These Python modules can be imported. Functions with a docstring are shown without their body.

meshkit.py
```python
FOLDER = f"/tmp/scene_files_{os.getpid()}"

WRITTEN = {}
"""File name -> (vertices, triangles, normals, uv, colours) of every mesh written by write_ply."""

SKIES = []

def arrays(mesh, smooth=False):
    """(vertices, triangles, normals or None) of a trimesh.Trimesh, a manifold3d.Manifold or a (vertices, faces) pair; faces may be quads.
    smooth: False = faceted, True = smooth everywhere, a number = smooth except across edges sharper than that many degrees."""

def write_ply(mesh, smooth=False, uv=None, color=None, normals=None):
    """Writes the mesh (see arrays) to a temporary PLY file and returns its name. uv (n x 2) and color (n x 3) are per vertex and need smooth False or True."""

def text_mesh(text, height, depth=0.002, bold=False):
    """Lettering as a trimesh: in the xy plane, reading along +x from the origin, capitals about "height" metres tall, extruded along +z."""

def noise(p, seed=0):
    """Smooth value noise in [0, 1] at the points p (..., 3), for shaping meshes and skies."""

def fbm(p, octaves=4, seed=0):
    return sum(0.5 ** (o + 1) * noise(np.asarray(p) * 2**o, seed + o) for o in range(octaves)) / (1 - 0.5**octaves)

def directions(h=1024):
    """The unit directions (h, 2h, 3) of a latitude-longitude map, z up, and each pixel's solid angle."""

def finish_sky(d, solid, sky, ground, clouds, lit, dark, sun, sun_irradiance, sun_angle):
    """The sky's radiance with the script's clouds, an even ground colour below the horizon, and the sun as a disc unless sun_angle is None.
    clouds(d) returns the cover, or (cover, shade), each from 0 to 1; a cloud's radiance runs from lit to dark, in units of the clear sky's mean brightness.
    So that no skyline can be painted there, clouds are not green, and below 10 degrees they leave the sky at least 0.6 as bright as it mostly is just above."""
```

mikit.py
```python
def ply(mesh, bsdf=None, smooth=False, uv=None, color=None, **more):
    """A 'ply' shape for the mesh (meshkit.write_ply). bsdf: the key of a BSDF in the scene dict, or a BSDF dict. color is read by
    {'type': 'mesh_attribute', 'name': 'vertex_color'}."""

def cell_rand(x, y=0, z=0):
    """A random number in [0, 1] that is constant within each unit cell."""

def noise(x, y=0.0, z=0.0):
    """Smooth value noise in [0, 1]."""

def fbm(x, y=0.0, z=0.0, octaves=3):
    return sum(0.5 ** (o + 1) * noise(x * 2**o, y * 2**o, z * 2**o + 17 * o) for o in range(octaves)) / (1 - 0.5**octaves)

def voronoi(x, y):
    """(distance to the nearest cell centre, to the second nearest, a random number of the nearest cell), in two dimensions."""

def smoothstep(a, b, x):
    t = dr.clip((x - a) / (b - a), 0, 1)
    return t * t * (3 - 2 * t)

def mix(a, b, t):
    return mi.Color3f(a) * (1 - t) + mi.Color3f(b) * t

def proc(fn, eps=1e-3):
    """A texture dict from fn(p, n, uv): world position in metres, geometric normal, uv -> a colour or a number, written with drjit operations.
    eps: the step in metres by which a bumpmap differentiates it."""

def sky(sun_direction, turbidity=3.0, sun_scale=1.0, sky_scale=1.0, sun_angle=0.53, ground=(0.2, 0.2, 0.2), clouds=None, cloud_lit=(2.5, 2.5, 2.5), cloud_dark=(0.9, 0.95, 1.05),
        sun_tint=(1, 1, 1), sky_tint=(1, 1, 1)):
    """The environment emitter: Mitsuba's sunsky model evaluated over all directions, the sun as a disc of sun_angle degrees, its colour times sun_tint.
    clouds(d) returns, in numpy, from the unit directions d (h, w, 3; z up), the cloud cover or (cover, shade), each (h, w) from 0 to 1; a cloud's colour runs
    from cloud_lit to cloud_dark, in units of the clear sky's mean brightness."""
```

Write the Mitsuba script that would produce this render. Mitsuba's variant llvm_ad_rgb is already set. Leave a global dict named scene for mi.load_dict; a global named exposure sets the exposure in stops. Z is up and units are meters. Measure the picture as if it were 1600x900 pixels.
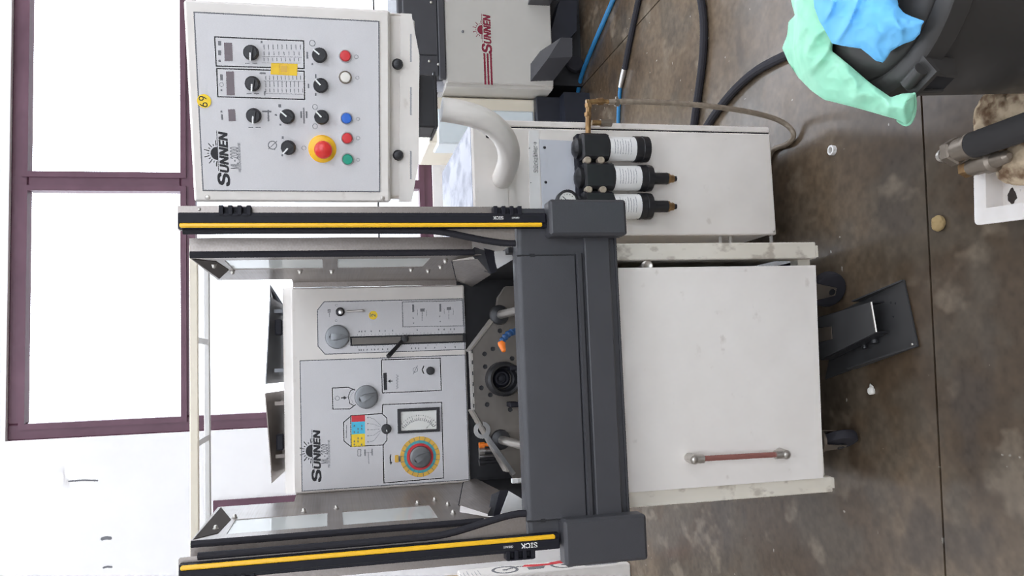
import math
import numpy as np, trimesh, drjit as dr, mitsuba as mi, mikit, meshkit
from shapely.geometry import Polygon, LineString, Point, box as sbox
from shapely.ops import unary_union
from mikit import noise, fbm, voronoi, smoothstep, mix

scene, labels = {}, {}
# ------------------------------------------------------------------ camera, sky, light
F = 1300.0                                     # focal length in pixels of the 1600 x 900 frame
CAM = np.array([0.0, 0.0, 1.54])


def unit(v):
    v = np.asarray(v, float)
    return v / np.linalg.norm(v)


_y = unit([-284, 125, F])                      # the world's axes seen from the camera (the phone was held on its side)
_z = -unit([5910, -110, F]); _z = unit(_z - _y * (_z @ _y))
R = np.stack([np.cross(_y, _z), _y, _z], 1)
_m = np.eye(4); _m[:3, 0] = -R[0]; _m[:3, 1] = -R[1]; _m[:3, 2] = R[2]; _m[:3, 3] = CAM
scene['camera'] = {'type': 'perspective', 'fov': math.degrees(2 * math.atan(800 / F)), 'fov_axis': 'x', 'near_clip': 0.05, 'far_clip': 200.0,
                   'to_world': mi.ScalarTransform4f(_m)}
exposure = 4.16


def cover(d):
    n = meshkit.fbm(d * 2.5 + 3.1, 4, 5)
    return np.clip(0.86 + 0.3 * (n - 0.5), 0, 1), np.clip((n - 0.5) * 0.8, 0, 1)


scene['sky'] = mikit.sky([0.3, -0.5, 0.8], turbidity=4.0, sun_scale=0.0, sky_scale=1.0, clouds=cover, cloud_lit=(2.2, 2.3, 2.48), cloud_dark=(1.42, 1.55, 1.75), ground=(0.35, 0.34, 0.32))


def ray(px, py):
    return R.T @ np.array([px - 800, py - 450, F])


def at(px, py, Y):
    """the point of the upright plane y = Y that the photograph shows at this pixel"""
    d = ray(px, py); return CAM + d * (Y / d[1])


def atx(px, py, X):
    d = ray(px, py); return CAM + d * (X / d[0])


def fl(px, py, Z=0.0):
    d = ray(px, py); return CAM + d * ((Z - CAM[2]) / d[2])


# ------------------------------------------------------------------ materials
def flat(c, rough=0.5, metallic=0.0, spec=0.5, **k):
    return {'type': 'twosided', 'b': {'type': 'principled', 'base_color': {'type': 'rgb', 'value': list(c)}, 'roughness': rough, 'metallic': metallic, 'specular': spec, **k}}


def proc(fn, rough=0.5, metallic=0.0, spec=0.5, rfn=None, **k):
    return {'type': 'twosided', 'b': {'type': 'principled', 'base_color': mikit.proc(fn), 'roughness': mikit.proc(rfn) if rfn else rough, 'metallic': metallic, 'specular': spec, **k}}


def t_white(p, n, uv):
    g = fbm(p.x * 9, p.y * 9, p.z * 9)
    d = smoothstep(0.70, 0.86, fbm(p.x * 26 + 7, p.y * 26, p.z * 26, 4))
    return mix(mix((0.68, 0.635, 0.585), (0.75, 0.71, 0.665), g), (0.40, 0.34, 0.28), d * 0.35)


def t_frame(p, n, uv):
    g = fbm(p.x * 14, p.y * 14, p.z * 6)
    d = smoothstep(0.60, 0.80, fbm(p.x * 40 + 3, p.y * 40, p.z * 22, 4))
    return mix(mix((0.58, 0.53, 0.44), (0.70, 0.66, 0.58), g), (0.25, 0.2, 0.15), d * 0.5)


def t_panel(p, n, uv):
    g = noise(p.x * 900, p.y * 900, p.z * 900)
    return mix((0.575, 0.56, 0.565), (0.615, 0.60, 0.605), g)


def t_steel(p, n, uv):
    g = noise(p.x * 300, p.y * 6, p.z * 260)
    s = fbm(p.x * 8, p.y * 8, p.z * 3)
    return mix((0.23, 0.20, 0.18), (0.37, 0.335, 0.31), 0.35 * g + 0.65 * s)


def t_gray(p, n, uv):
    g = noise(p.x * 700, p.y * 700, p.z * 700)
    s = fbm(p.x * 12, p.y * 12, p.z * 12)
    return mix((0.040, 0.040, 0.045), (0.056, 0.056, 0.062), 0.5 * g + 0.5 * s)


def t_wall(p, n, uv):
    g = fbm(p.x * 2.5, p.y, p.z * 2.5, 4)
    crack = smoothstep(0.46, 0.5, fbm(p.x * 3 + 5, p.z * 7, 2.0, 4)) * smoothstep(0.54, 0.5, fbm(p.x * 3 + 5, p.z * 7, 2.0, 4))
    gate = smoothstep(0.66, 0.74, fbm(p.x * 1.7 + 9, p.z * 2.1, 0.3, 3))
    return mix(mix((0.82, 0.80, 0.79), (0.89, 0.875, 0.87), g), (0.35, 0.31, 0.29), crack * gate * 0.6)


def t_floor(p, n, uv):
    a = fbm(p.x * 1.7 + 3, p.y * 1.7, 0.0, 4)
    b = fbm(p.x * 7, p.y * 7, 3.0, 4)
    c = fbm(p.x * 45, p.y * 45, 1.0, 3)
    col = mix((0.060, 0.041, 0.026), (0.118, 0.086, 0.057), smoothstep(0.3, 0.7, a))
    col = mix(col, (0.082, 0.070, 0.054), smoothstep(0.42, 0.66, b) * 0.5)
    col = mix(col, (0.045, 0.036, 0.030), smoothstep(0.60, 0.76, fbm(p.x * 4 + 11, p.y * 5, 7.0, 4)) * 0.6)
    col = mix(col, (0.19, 0.155, 0.115), smoothstep(0.62, 0.78, fbm(p.x * 9 + 1, p.y * 6, 5.0, 4)) * 0.45)
    col = mix(col, (0.42, 0.40, 0.36), smoothstep(0.915, 0.95, fbm(p.x * 38 + 5, p.y * 38, 9.0, 2)) * 0.6)
    return col * (0.72 + 0.56 * c)


def r_floor(p, n, uv):
    return 0.12 + 0.22 * fbm(p.x * 6, p.y * 6, 2.0, 3)


def t_top(p, n, uv):
    g = fbm(p.x * 22, p.y * 12, p.z * 10, 4)
    return mix((0.16, 0.17, 0.22), (0.36, 0.37, 0.43), smoothstep(0.35, 0.65, g))


def t_rag(p, n, uv):
    g = fbm(p.x * 35, p.y * 35, p.z * 35, 4)
    return mix(mix((0.14, 0.085, 0.05), (0.50, 0.40, 0.28), smoothstep(0.32, 0.62, g)), (0.66, 0.58, 0.46), smoothstep(0.55, 0.72, fbm(p.x * 15 + 3, p.y * 15, p.z * 15)))


def t_tub(p, n, uv):
    g = fbm(p.x * 20, p.y * 20, p.z * 20, 3)
    return mix((0.62, 0.58, 0.54), (0.74, 0.71, 0.69), g)


def t_tubin(p, n, uv):
    g = fbm(p.x * 60, p.y * 60, p.z * 60, 4)
    return mix((0.70, 0.66, 0.62), (0.12, 0.09, 0.07), smoothstep(0.60, 0.72, g))


def t_hose(p, n, uv):
    return mix((0.15, 0.115, 0.085), (0.31, 0.26, 0.20), fbm(p.x * 60, p.y * 60, p.z * 60, 3))


def t_brass(p, n, uv):
    return mix((0.16, 0.085, 0.04), (0.46, 0.29, 0.13), fbm(p.x * 70, p.y * 70, p.z * 70, 3))


def t_plate(p, n, uv):
    return mix((0.10, 0.088, 0.076), (0.18, 0.162, 0.145), fbm(p.x * 18, p.y * 18, p.z * 18, 4))


def t_green(p, n, uv):
    return mix((0.23, 0.60, 0.40), (0.42, 0.78, 0.58), fbm(p.x * 20, p.y * 20, p.z * 20, 3))


def t_blue(p, n, uv):
    return mix((0.09, 0.40, 0.78), (0.20, 0.55, 0.88), fbm(p.x * 20, p.y * 20, p.z * 20, 3))


def t_mauve(p, n, uv):
    return mix((0.085, 0.030, 0.050), (0.135, 0.058, 0.085), fbm(p.x * 5, p.y * 5, p.z * 5, 4))


M = {
    'white_paint': proc(t_white, 0.38), 'frame_paint': proc(t_frame, 0.5), 'panel_grey': proc(t_panel, 0.42), 'steel': proc(t_steel, 0.38, 0.85),
    'grey_paint': proc(t_gray, 0.42), 'wall_paint': proc(t_wall, 0.85, spec=0.2), 'concrete': proc(t_floor, 0.36, spec=0.42, rfn=r_floor), 'dusty_top': proc(t_top, 0.4),
    'rag_cloth': proc(t_rag, 0.95, spec=0.1), 'tub_plastic': proc(t_tub, 0.4), 'tub_inside': proc(t_tubin, 0.5), 'dirty_hose': proc(t_hose, 0.5), 'old_brass': proc(t_brass, 0.38, 0.8),
    'spindle_steel': proc(t_plate, 0.45, 0.35), 'mauve_paint': proc(t_mauve, 0.45),
    'cream_panel': flat((0.48, 0.46, 0.42), 0.4), 'pedal_grey': flat((0.034, 0.034, 0.035), 0.5),
    'bolt_beige': flat((0.50, 0.42, 0.33), 0.4, 0.5), 'shade_dark': flat((0.050, 0.042, 0.038), 0.85, spec=0.1), 'tin_grey': flat((0.16, 0.165, 0.175), 0.35, 0.5), 'tin_brown': flat((0.20, 0.17, 0.15), 0.35, 0.5),  # the matte near-black colour is painted shade for the guard walls
    'green_cloth': proc(t_green, 0.7, spec=0.2, sheen=0.4), 'blue_cloth': proc(t_blue, 0.6, spec=0.25, sheen=0.4),
    'black_plastic': flat((0.014, 0.014, 0.016), 0.38), 'navy_black': flat((0.010, 0.010, 0.015), 0.55, spec=0.25), 'rubber': flat((0.022, 0.021, 0.026), 0.75, spec=0.3),
    'dark_inside': flat((0.012, 0.012, 0.014), 0.7), 'yellow_strip': flat((0.90, 0.50, 0.015), 0.32), 'yellow_sticker': flat((0.86, 0.60, 0.02), 0.5), 'yellow_label': flat((0.80, 0.52, 0.02), 0.5),
    'red_plastic': flat((0.66, 0.035, 0.03), 0.28), 'red_button': flat((0.62, 0.03, 0.035), 0.3), 'blue_button': flat((0.02, 0.13, 0.55), 0.3), 'green_button': flat((0.01, 0.30, 0.19), 0.3), 'white_button': flat((0.75, 0.72, 0.66), 0.35),
    'estop_yellow': flat((0.88, 0.50, 0.02), 0.35), 'chrome': flat((0.62, 0.61, 0.60), 0.22, 1.0), 'zinc': flat((0.55, 0.52, 0.48), 0.35, 0.9), 'ink': flat((0.012, 0.012, 0.014), 0.6), 'ink_soft': flat((0.16, 0.16, 0.17), 0.6), 'ink_pale': flat((0.32, 0.32, 0.33), 0.6),
    'display_red': flat((0.045, 0.010, 0.016), 0.12), 'knob_grey': flat((0.17, 0.175, 0.18), 0.33, 0.7), 'white_print': flat((0.78, 0.77, 0.75), 0.5), 'meter_face': flat((0.74, 0.73, 0.68), 0.5),
    'cyan_print': flat((0.06, 0.48, 0.68), 0.5), 'teal_print': flat((0.06, 0.33, 0.36), 0.5), 'red_print': flat((0.60, 0.03, 0.04), 0.5), 'gold_print': flat((0.70, 0.42, 0.06), 0.5), 'orange_plastic': flat((0.85, 0.20, 0.02), 0.4), 'blue_plastic': flat((0.012, 0.060, 0.17), 0.4),
    'cream_paint': flat((0.72, 0.66, 0.54), 0.5), 'pale_metal': flat((0.60, 0.59, 0.57), 0.45, 0.3), 'handle_red': flat((0.22, 0.085, 0.070), 0.5), 'pale_fill': flat((0.55, 0.56, 0.60), 0.45), 'label_white': flat((0.72, 0.71, 0.69), 0.5),
    'maroon_print': flat((0.18, 0.012, 0.03), 0.5), 'carton_white': flat((0.70, 0.67, 0.63), 0.7, spec=0.2), 'carton_brown': flat((0.42, 0.29, 0.19), 0.8, spec=0.2), 'carton_grey': flat((0.25, 0.25, 0.27), 0.6), 'bin_plastic': flat((0.036, 0.034, 0.032), 0.42),
    'blue_hose': flat((0.02, 0.16, 0.34), 0.4), 'far_white': flat((0.86, 0.86, 0.86), 0.8), 'far_glass': flat((0.70, 0.78, 0.82), 0.4), 'wrap_film': flat((0.66, 0.72, 0.74), 0.16, spec=0.8), 'navy_base': flat((0.012, 0.014, 0.022), 0.4),
    'ceiling_paint': flat((0.62, 0.61, 0.59), 0.9, spec=0.1), 'side_paint': flat((0.66, 0.64, 0.61), 0.9, spec=0.1), 'paper': flat((0.62, 0.60, 0.55), 0.8), 'sponge': flat((0.33, 0.24, 0.12), 0.95, spec=0.1), 'asphalt': flat((0.30, 0.30, 0.29), 0.9, spec=0.1), 'tub_dark': flat((0.03, 0.022, 0.018), 0.8), 'foam_sleeve': flat((0.040, 0.038, 0.038), 0.8, spec=0.2),
    'steel_fit': flat((0.26, 0.22, 0.18), 0.4, 0.8),
    'glass': {'type': 'thindielectric', 'int_ior': 1.5, 'ext_ior': 1.0},
    'clear_sheet': {'type': 'blendbsdf', 'weight': 0.68, 'a': {'type': 'thindielectric', 'int_ior': 1.5, 'ext_ior': 1.0}, 'b': {'type': 'twosided', 'b': {'type': 'diffuse', 'reflectance': {'type': 'rgb', 'value': [0.66, 0.68, 0.66]}}}},
}
for k, v in M.items():
    scene[k + '_bsdf'] = v

# ------------------------------------------------------------------ building helpers
COUNT = {}


def numbered(k):
    c = COUNT.get(k, 0); COUNT[k] = c + 1
    return k if c == 0 else f'{k}_{c:03d}'


def add(name, mesh, mat, parent=None, label=None, cat=None, group=None, kind=None, smooth=30):
    key = numbered(parent + '__' + name if parent else name)
    if isinstance(mesh, list):
        mesh = trimesh.util.concatenate(mesh)
    scene[key] = mikit.ply(mesh, mat + '_bsdf', smooth=smooth)
    tag(key, label, cat, group, kind)
    return key


def tag(key, label=None, cat=None, group=None, kind=None):
    d = {k: v for k, v in dict(label=label, category=cat, group=group, kind=kind).items() if v}
    if d:
        labels.setdefault(key, {}).update(d)


def thing(name, label, cat, group=None):
    key = numbered(name); tag(key, label, cat, group); return key


def box(x0, x1, y0, y1, z0, z1, b=0.0):
    x0, x1 = min(x0, x1), max(x0, x1); y0, y1 = min(y0, y1), max(y0, y1); z0, z1 = min(z0, z1), max(z0, z1)
    if b <= 0:
        m = trimesh.creation.box(extents=(x1 - x0, y1 - y0, z1 - z0))
        m.apply_translation(((x0 + x1) / 2, (y0 + y1) / 2, (z0 + z1) / 2)); return m
    b = min(b, (x1 - x0) * .45, (y1 - y0) * .45, (z1 - z0) * .45)
    pts = []
    for sx in (0, 1):
        for sy in (0, 1):
            for sz in (0, 1):
                c = np.array([x1 if sx else x0, y1 if sy else y0, z1 if sz else z0])
                s = np.array([-1 if sx else 1, -1 if sy else 1, -1 if sz else 1]) * b
                for k in range(3):
                    o = s.copy(); o[k] = 0; pts.append(c + o)
                pts.append(c + s * 0.42)
    return trimesh.convex.convex_hull(np.array(pts))


def hull(pts):
    return trimesh.convex.convex_hull(np.asarray(pts, float))


def frame_to(z, x=None):
    z = unit(z)
    if x is None:
        x = [1, 0, 0] if abs(z[0]) < 0.8 else [0, 0, 1]
    x = np.asarray(x, float); x = unit(x - z * (x @ z))
    return np.stack([x, np.cross(z, x), z], 1)


def place(m, rot, pos):
    T = np.eye(4); T[:3, :3] = rot; T[:3, 3] = pos
    m = m.copy(); m.apply_transform(T); return m


def cyl(p0, p1, r, r1=None, n=28):
    """a closed cylinder or cone from p0 to p1"""
    p0, p1 = np.asarray(p0, float), np.asarray(p1, float)
    h = np.linalg.norm(p1 - p0); r1 = r if r1 is None else r1
    return place(lathe([(0, 0), (r, 0), (r1, h), (0, h)], n), frame_to(p1 - p0), p0)


def lathe(profile, n=32):
    """a solid of revolution about z from (r, z) pairs going from the axis and back to it"""
    return trimesh.creation.revolve(np.array(profile, float), sections=n)


def turned(profile, p0, d, n=32):
    return place(lathe(profile, n), frame_to(d), p0)


def smooth_path(pts, k=8):
    pts = np.asarray(pts, float)
    if len(pts) < 3:
        return pts
    from scipy.interpolate import CubicSpline
    t = np.r_[0, np.cumsum(np.sqrt(np.linalg.norm(np.diff(pts, axis=0), axis=1)))]
    return CubicSpline(t, pts)(np.linspace(0, t[-1], (len(pts) - 1) * k + 1))


def tube(pts, r, n=14, k=8, smooth=True, flat_=None):
    """a round rope through the points; r may be one number or one per point"""
    p = smooth_path(pts, k) if smooth else np.asarray(pts, float)
    r = np.interp(np.linspace(0, 1, len(p)), np.linspace(0, 1, len(np.atleast_1d(r))), np.atleast_1d(r))
    t = np.gradient(p, axis=0); t /= np.linalg.norm(t, axis=1, keepdims=True)
    a = np.cross(t[0], [0.31, 0.2, 0.93]); a /= np.linalg.norm(a); V = []
    ang = np.arange(n) * 2 * np.pi / n
    for i in range(len(p)):
        a = a - t[i] * (a @ t[i]); a /= np.linalg.norm(a); b = np.cross(t[i], a)
        V.append(p[i] + r[i] * (np.cos(ang)[:, None] * a + np.sin(ang)[:, None] * b))
    V = np.vstack(V + [p[:1], p[-1:]]); Fs = []
    for i in range(len(p) - 1):
        for j in range(n):
            q = i * n + j; s = i * n + (j + 1) % n
            Fs += [[q, s, s + n], [q, s + n, q + n]]
    e0, e1 = len(V) - 2, len(V) - 1; o = (len(p) - 1) * n
    for j in range(n):
        Fs += [[e0, (j + 1) % n, j], [e1, o + j, o + (j + 1) % n]]
    return trimesh.Trimesh(V, Fs, process=False)


def extrude(poly, depth):
    if isinstance(poly, (list, tuple, np.ndarray)):
        poly = Polygon(poly)
    gs = [g for g in getattr(poly, 'geoms', [poly]) if g.area > 1e-10]
    return trimesh.util.concatenate([trimesh.creation.extrude_polygon(g, depth, engine='earcut') for g in gs])


def sheet_xz(poly, y0, y1):
    """a plate with an outline in x, z and its thickness along y"""
    m = extrude(poly, abs(y1 - y0)); return place(m, np.array([[1, 0, 0], [0, 0, -1], [0, 1, 0]]).astype(float), (0, max(y0, y1), 0))


def sheet_yz(poly, x0, x1):
    m = extrude(poly, abs(x1 - x0)); return place(m, np.array([[0, 0, 1], [1, 0, 0], [0, 1, 0]]).astype(float), (min(x0, x1), 0, 0))


def sheet_xy(poly, z0, z1):
    m = extrude(poly, abs(z1 - z0)); m.apply_translation((0, 0, min(z0, z1))); return m


def plate3(pts, th):
    """a thin flat plate from its corner points in space"""
    pts = np.asarray(pts, float); c = pts.mean(0); nn = np.linalg.svd(pts - c)[2][2]
    return hull(np.vstack([pts - nn * th / 2, pts + nn * th / 2]))


class Face:
    """a flat panel: origin, right, up, out; px() finds where on it the photograph shows a pixel"""
    def __init__(s, o, u, v):
        s.o, s.u, s.v = np.asarray(o, float), unit(u), unit(v); s.n = np.cross(s.u, s.v); s.rot = np.stack([s.u, s.v, s.n], 1)

    def px(s, x, y, w=0.0):
        d = ray(x, y); q = s.o + s.n * w; t = ((q - CAM) @ s.n) / (d @ s.n); e = CAM + d * t - s.o
        return np.array([e @ s.u, e @ s.v])

    def w(s, uv, w=0.0):
        return s.o + s.u * uv[0] + s.v * uv[1] + s.n * w

    def put(s, m, w=0.0):
        return place(m, s.rot, s.o + s.n * w)

    def poly(s, shape, w=0.0, d=0.0006):
        return s.put(extrude(shape, d), w)

    def line(s, pts, wd, w=0.0, closed=False, d=0.0006):
        pts = [tuple(p) for p in pts]
        if closed:
            g = Polygon(pts); g = g.buffer(wd / 2, join_style=1).difference(g.buffer(-wd / 2, join_style=1))
        else:
            g = LineString(pts).buffer(wd / 2, cap_style=2, join_style=1)
        return s.poly(g, w, d)

    def disc(s, c, r, w=0.0, d=0.0006, r0=0.0):
        g = Point(*c).buffer(r, 24)
        if r0:
            g = g.difference(Point(*c).buffer(r0, 24))
        return s.poly(g, w, d)

    def rect(s, a, b, w=0.0, d=0.0006):
        return s.poly(sbox(min(a[0], b[0]), min(a[1], b[1]), max(a[0], b[0]), max(a[1], b[1])), w, d)

    def text(s, t, c, h, w=0.0, d=0.0006, bold=False, rot=0.0, fit=None, shear=0.0, anchor='c', stretch=1.0):
        m = meshkit.text_mesh(t, h, d, bold); b = m.bounds
        ax = {'c': (b[0][0] + b[1][0]) / 2, 'l': b[0][0], 'r': b[1][0]}[anchor]
        m.apply_translation((-ax, -h / 2, 0))
        if fit:
            k = fit / (b[1][0] - b[0][0]); m.vertices[:, 0] *= k
        m.vertices[:, 1] *= stretch
        m.vertices[:, 0] += shear * m.vertices[:, 1]
        m.apply_transform(trimesh.transformations.rotation_matrix(rot, (0, 0, 1))); m.apply_translation((c[0], c[1], 0))
        return s.put(m, w)

    def turned(s, profile, c, w=0.0, n=32):
        return s.put(place(lathe(profile, n), np.eye(3), (c[0], c[1], 0)), w)


def dome_profile(r, h, k=5):
    return [(0, 0), (r, 0)] + [(r * math.cos(a), h * (0.25 + 0.75 * math.sin(a))) for a in np.linspace(0, math.pi / 2, k)[:-1]] + [(0, h)]


def bolt_at(p, d, r, h):
    return turned(dome_profile(r, h), p, d, 12)


def rounded(pts, r):
    return Polygon(pts).buffer(-r).buffer(r, 6)


def logo(face, S0, E0, hgt, parent, mat='ink', sun=True, w=0.0026, lines=True):
    """the maker's name with the rising sun over it: S0 = foot of the S, E0 = foot of the last letter"""
    S0, E0 = np.asarray(S0), np.asarray(E0); L = E0[0] - S0[0]
    parts = [face.text('S', (S0[0] + L * 0.105, S0[1] + hgt * 0.50), hgt * 1.0, w, bold=True, fit=L * 0.235, shear=0.18),
             face.text('UNNEN', (S0[0] + L * 0.62, S0[1] + hgt * 0.40), hgt * 0.72, w, bold=True, fit=L * 0.75, shear=0.18)]
    q_ = L * .007                              # heavier strokes
    parts = [place(p, np.eye(3), face.u * a * q_ + face.v * b_ * q_ * .6) for p in parts for a, b_ in ((-1, -1), (1, -1), (-1, 1), (1, 1))]
    yl = S0[1] + hgt * 0.90
    parts.append(face.rect((S0[0] + L * 0.27, yl), (E0[0] + L * 0.03, yl + hgt * 0.05), w))
    c = np.array([S0[0] + L * 0.60, yl + hgt * 0.05]); r = L * 0.125
    parts.append(face.poly(Point(*c).buffer(r, 20).intersection(sbox(c[0] - r, c[1], c[0] + r, c[1] + r)), w))
    for a in np.linspace(0.12, math.pi - 0.12, 11):
        e = np.array([math.cos(a), math.sin(a)])
        parts.append(face.line([c + e * r * 1.22, c + e * r * (1.75 + 0.25 * math.sin(a * 11))], L * 0.016, w))
    return add('logo_lettering', parts, mat, parent, smooth=False)


# ------------------------------------------------------------------ the setting
WY = 5.6
Zt, Xl, Xr, YB, CZ = 0, -3.6, 6.0, -5.0, 5.2
f = numbered('floor'); tag(f, kind='structure')
add('bed', box(Xl - .2, Xr + .2, YB - 3, WY + .2, -0.12, -0.03), 'concrete', f)
jy, jx = 1.893, 1.66
slabs = [(Xl, jx, jy, WY), (jx, Xr, jy, WY), (Xl, jx, jy - 3.6, jy), (jx, Xr, jy - 3.6, jy), (Xl, jx, YB - 3, jy - 3.6), (jx, Xr, YB - 3, jy - 3.6)]
skew = 0.045
for (a, b, c, d) in slabs:
    g = 0.0035
    o = [(x, y - (x * skew if abs(y - jy) < 1e-6 else 0)) for x, y in ((a + g * (a == jx), c), (b - g * (b == jx), c), (b - g * (b == jx), d), (a + g * (a == jx), d))]
    o = [(x, y + (g if i < 2 else -g)) for i, (x, y) in enumerate(o)]
    add('slab', sheet_xy(o, -0.03, 0.0), 'concrete', f)

# windows in the back wall: openings (x0, x1, z0, z1)
k = WY / 4.8
W1 = (-0.366, 4.1, 0.83, 3.457)
DR = (-1.80, -0.80, 0.0, 2.27)
wall = sbox(Xl, 0, Xr, CZ).difference(sbox(W1[0], W1[2], W1[1], W1[3])).difference(sbox(DR[0], -0.1, DR[1], DR[3]))
tag(add('wall_back', sheet_xz(wall, WY, WY + 0.3), 'wall_paint', smooth=False), kind='structure')
tag(add('wall_left', box(Xl - .2, Xl, YB, WY + .3, 0, CZ), 'side_paint'), kind='structure')
wr = sbox(YB, 0, WY + .3, CZ).difference(sbox(-3.5, 2.2, 1.0, 4.6))  # out-of-view side opening, cut high to steer the daylight
tag(add('wall_right', sheet_yz(wr, Xr, Xr + .2), 'side_paint', smooth=False), kind='structure')
wf = sbox(Xl, 0, Xr, CZ).difference(sbox(-2.4, 2.0, 3.2, 5.05))  # unseen high opening behind the camera, sized for the light it gives
tag(add('wall_front', sheet_xz(wf, YB - .2, YB), 'side_paint', smooth=False), kind='structure')
added_skylights = [sbox(x, 2.3, x + 1.6, 5.4) for x in (-3.0, -0.6, 1.8, 4.2)] + [sbox(x, -3.2, x + 1.5, 0.6) for x in (-1.2, 0.9)]  # unseen roof openings, added and placed to balance the light
ce = sbox(Xl - .2, YB - .2, Xr + .2, WY + .3).difference(unary_union(added_skylights))
tag(add('ceiling', sheet_xy(ce, CZ, CZ + 0.15), 'ceiling_paint', smooth=False), kind='structure')

w1 = numbered('window_1'); tag(w1, kind='structure')
yf0, yf1 = WY + 0.03, WY + 0.11
xm = (1.172, 1.294)
fr = [(W1[0], -0.27, W1[2], W1[3])]
add('frame', box(W1[0], -0.27, yf0, yf1, W1[2], W1[3], .008), 'mauve_paint', w1)
add('frame', box(-0.27, W1[1], yf0, yf1, 3.36, W1[3], .008), 'mauve_paint', w1)
add('frame', box(-0.27, W1[1], yf0, yf1, W1[2], 0.92, .008), 'mauve_paint', w1)
add('frame', box(4.0, W1[1], yf0, yf1, 0.92, 3.36, .008), 'mauve_paint', w1)
add('transom', box(-0.27, 4.0, yf0, yf1, 2.375, 2.464, .008), 'mauve_paint', w1)
add('mullion', box(*xm, yf0, yf1, 2.464, 3.36, .008), 'mauve_paint', w1)
add('mullion', box(1.20, 1.26, yf0, yf1, 0.92, 2.375, .008), 'mauve_paint', w1)
add('mullion', box(2.62, 2.74, yf0, yf1, 2.464, 3.36, .008), 'mauve_paint', w1)
# the inner edge of each sash stands proud of the outer frame
for (a, b, c, d) in ((-0.27, 1.172, 2.464, 3.36), (1.294, 2.62, 2.464, 3.36), (-0.27, 1.20, 0.92, 2.375), (1.26, 4.0, 0.92, 2.375)):
    g = sbox(a - .035, c - .035, b + .035, d + .035).difference(sbox(a, c, b, d))
    add('sash', sheet_xz(g, yf0 - 0.012, yf0 + 0.02), 'mauve_paint', w1, smooth=False)
for (a, b, c, d) in ((-0.27, 1.172, 2.464, 3.36), (1.294, 2.62, 2.464, 3.36), (2.74, 4.0, 2.464, 3.36), (-0.27, 1.20, 0.92, 2.375), (1.26, 4.0, 0.92, 2.375)):
    add('pane', sheet_xz(sbox(a, c, b, d), WY + .075, WY + .0755), 'glass', w1, smooth=False)
d1 = numbered('door_1'); tag(d1, kind='structure')
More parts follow.
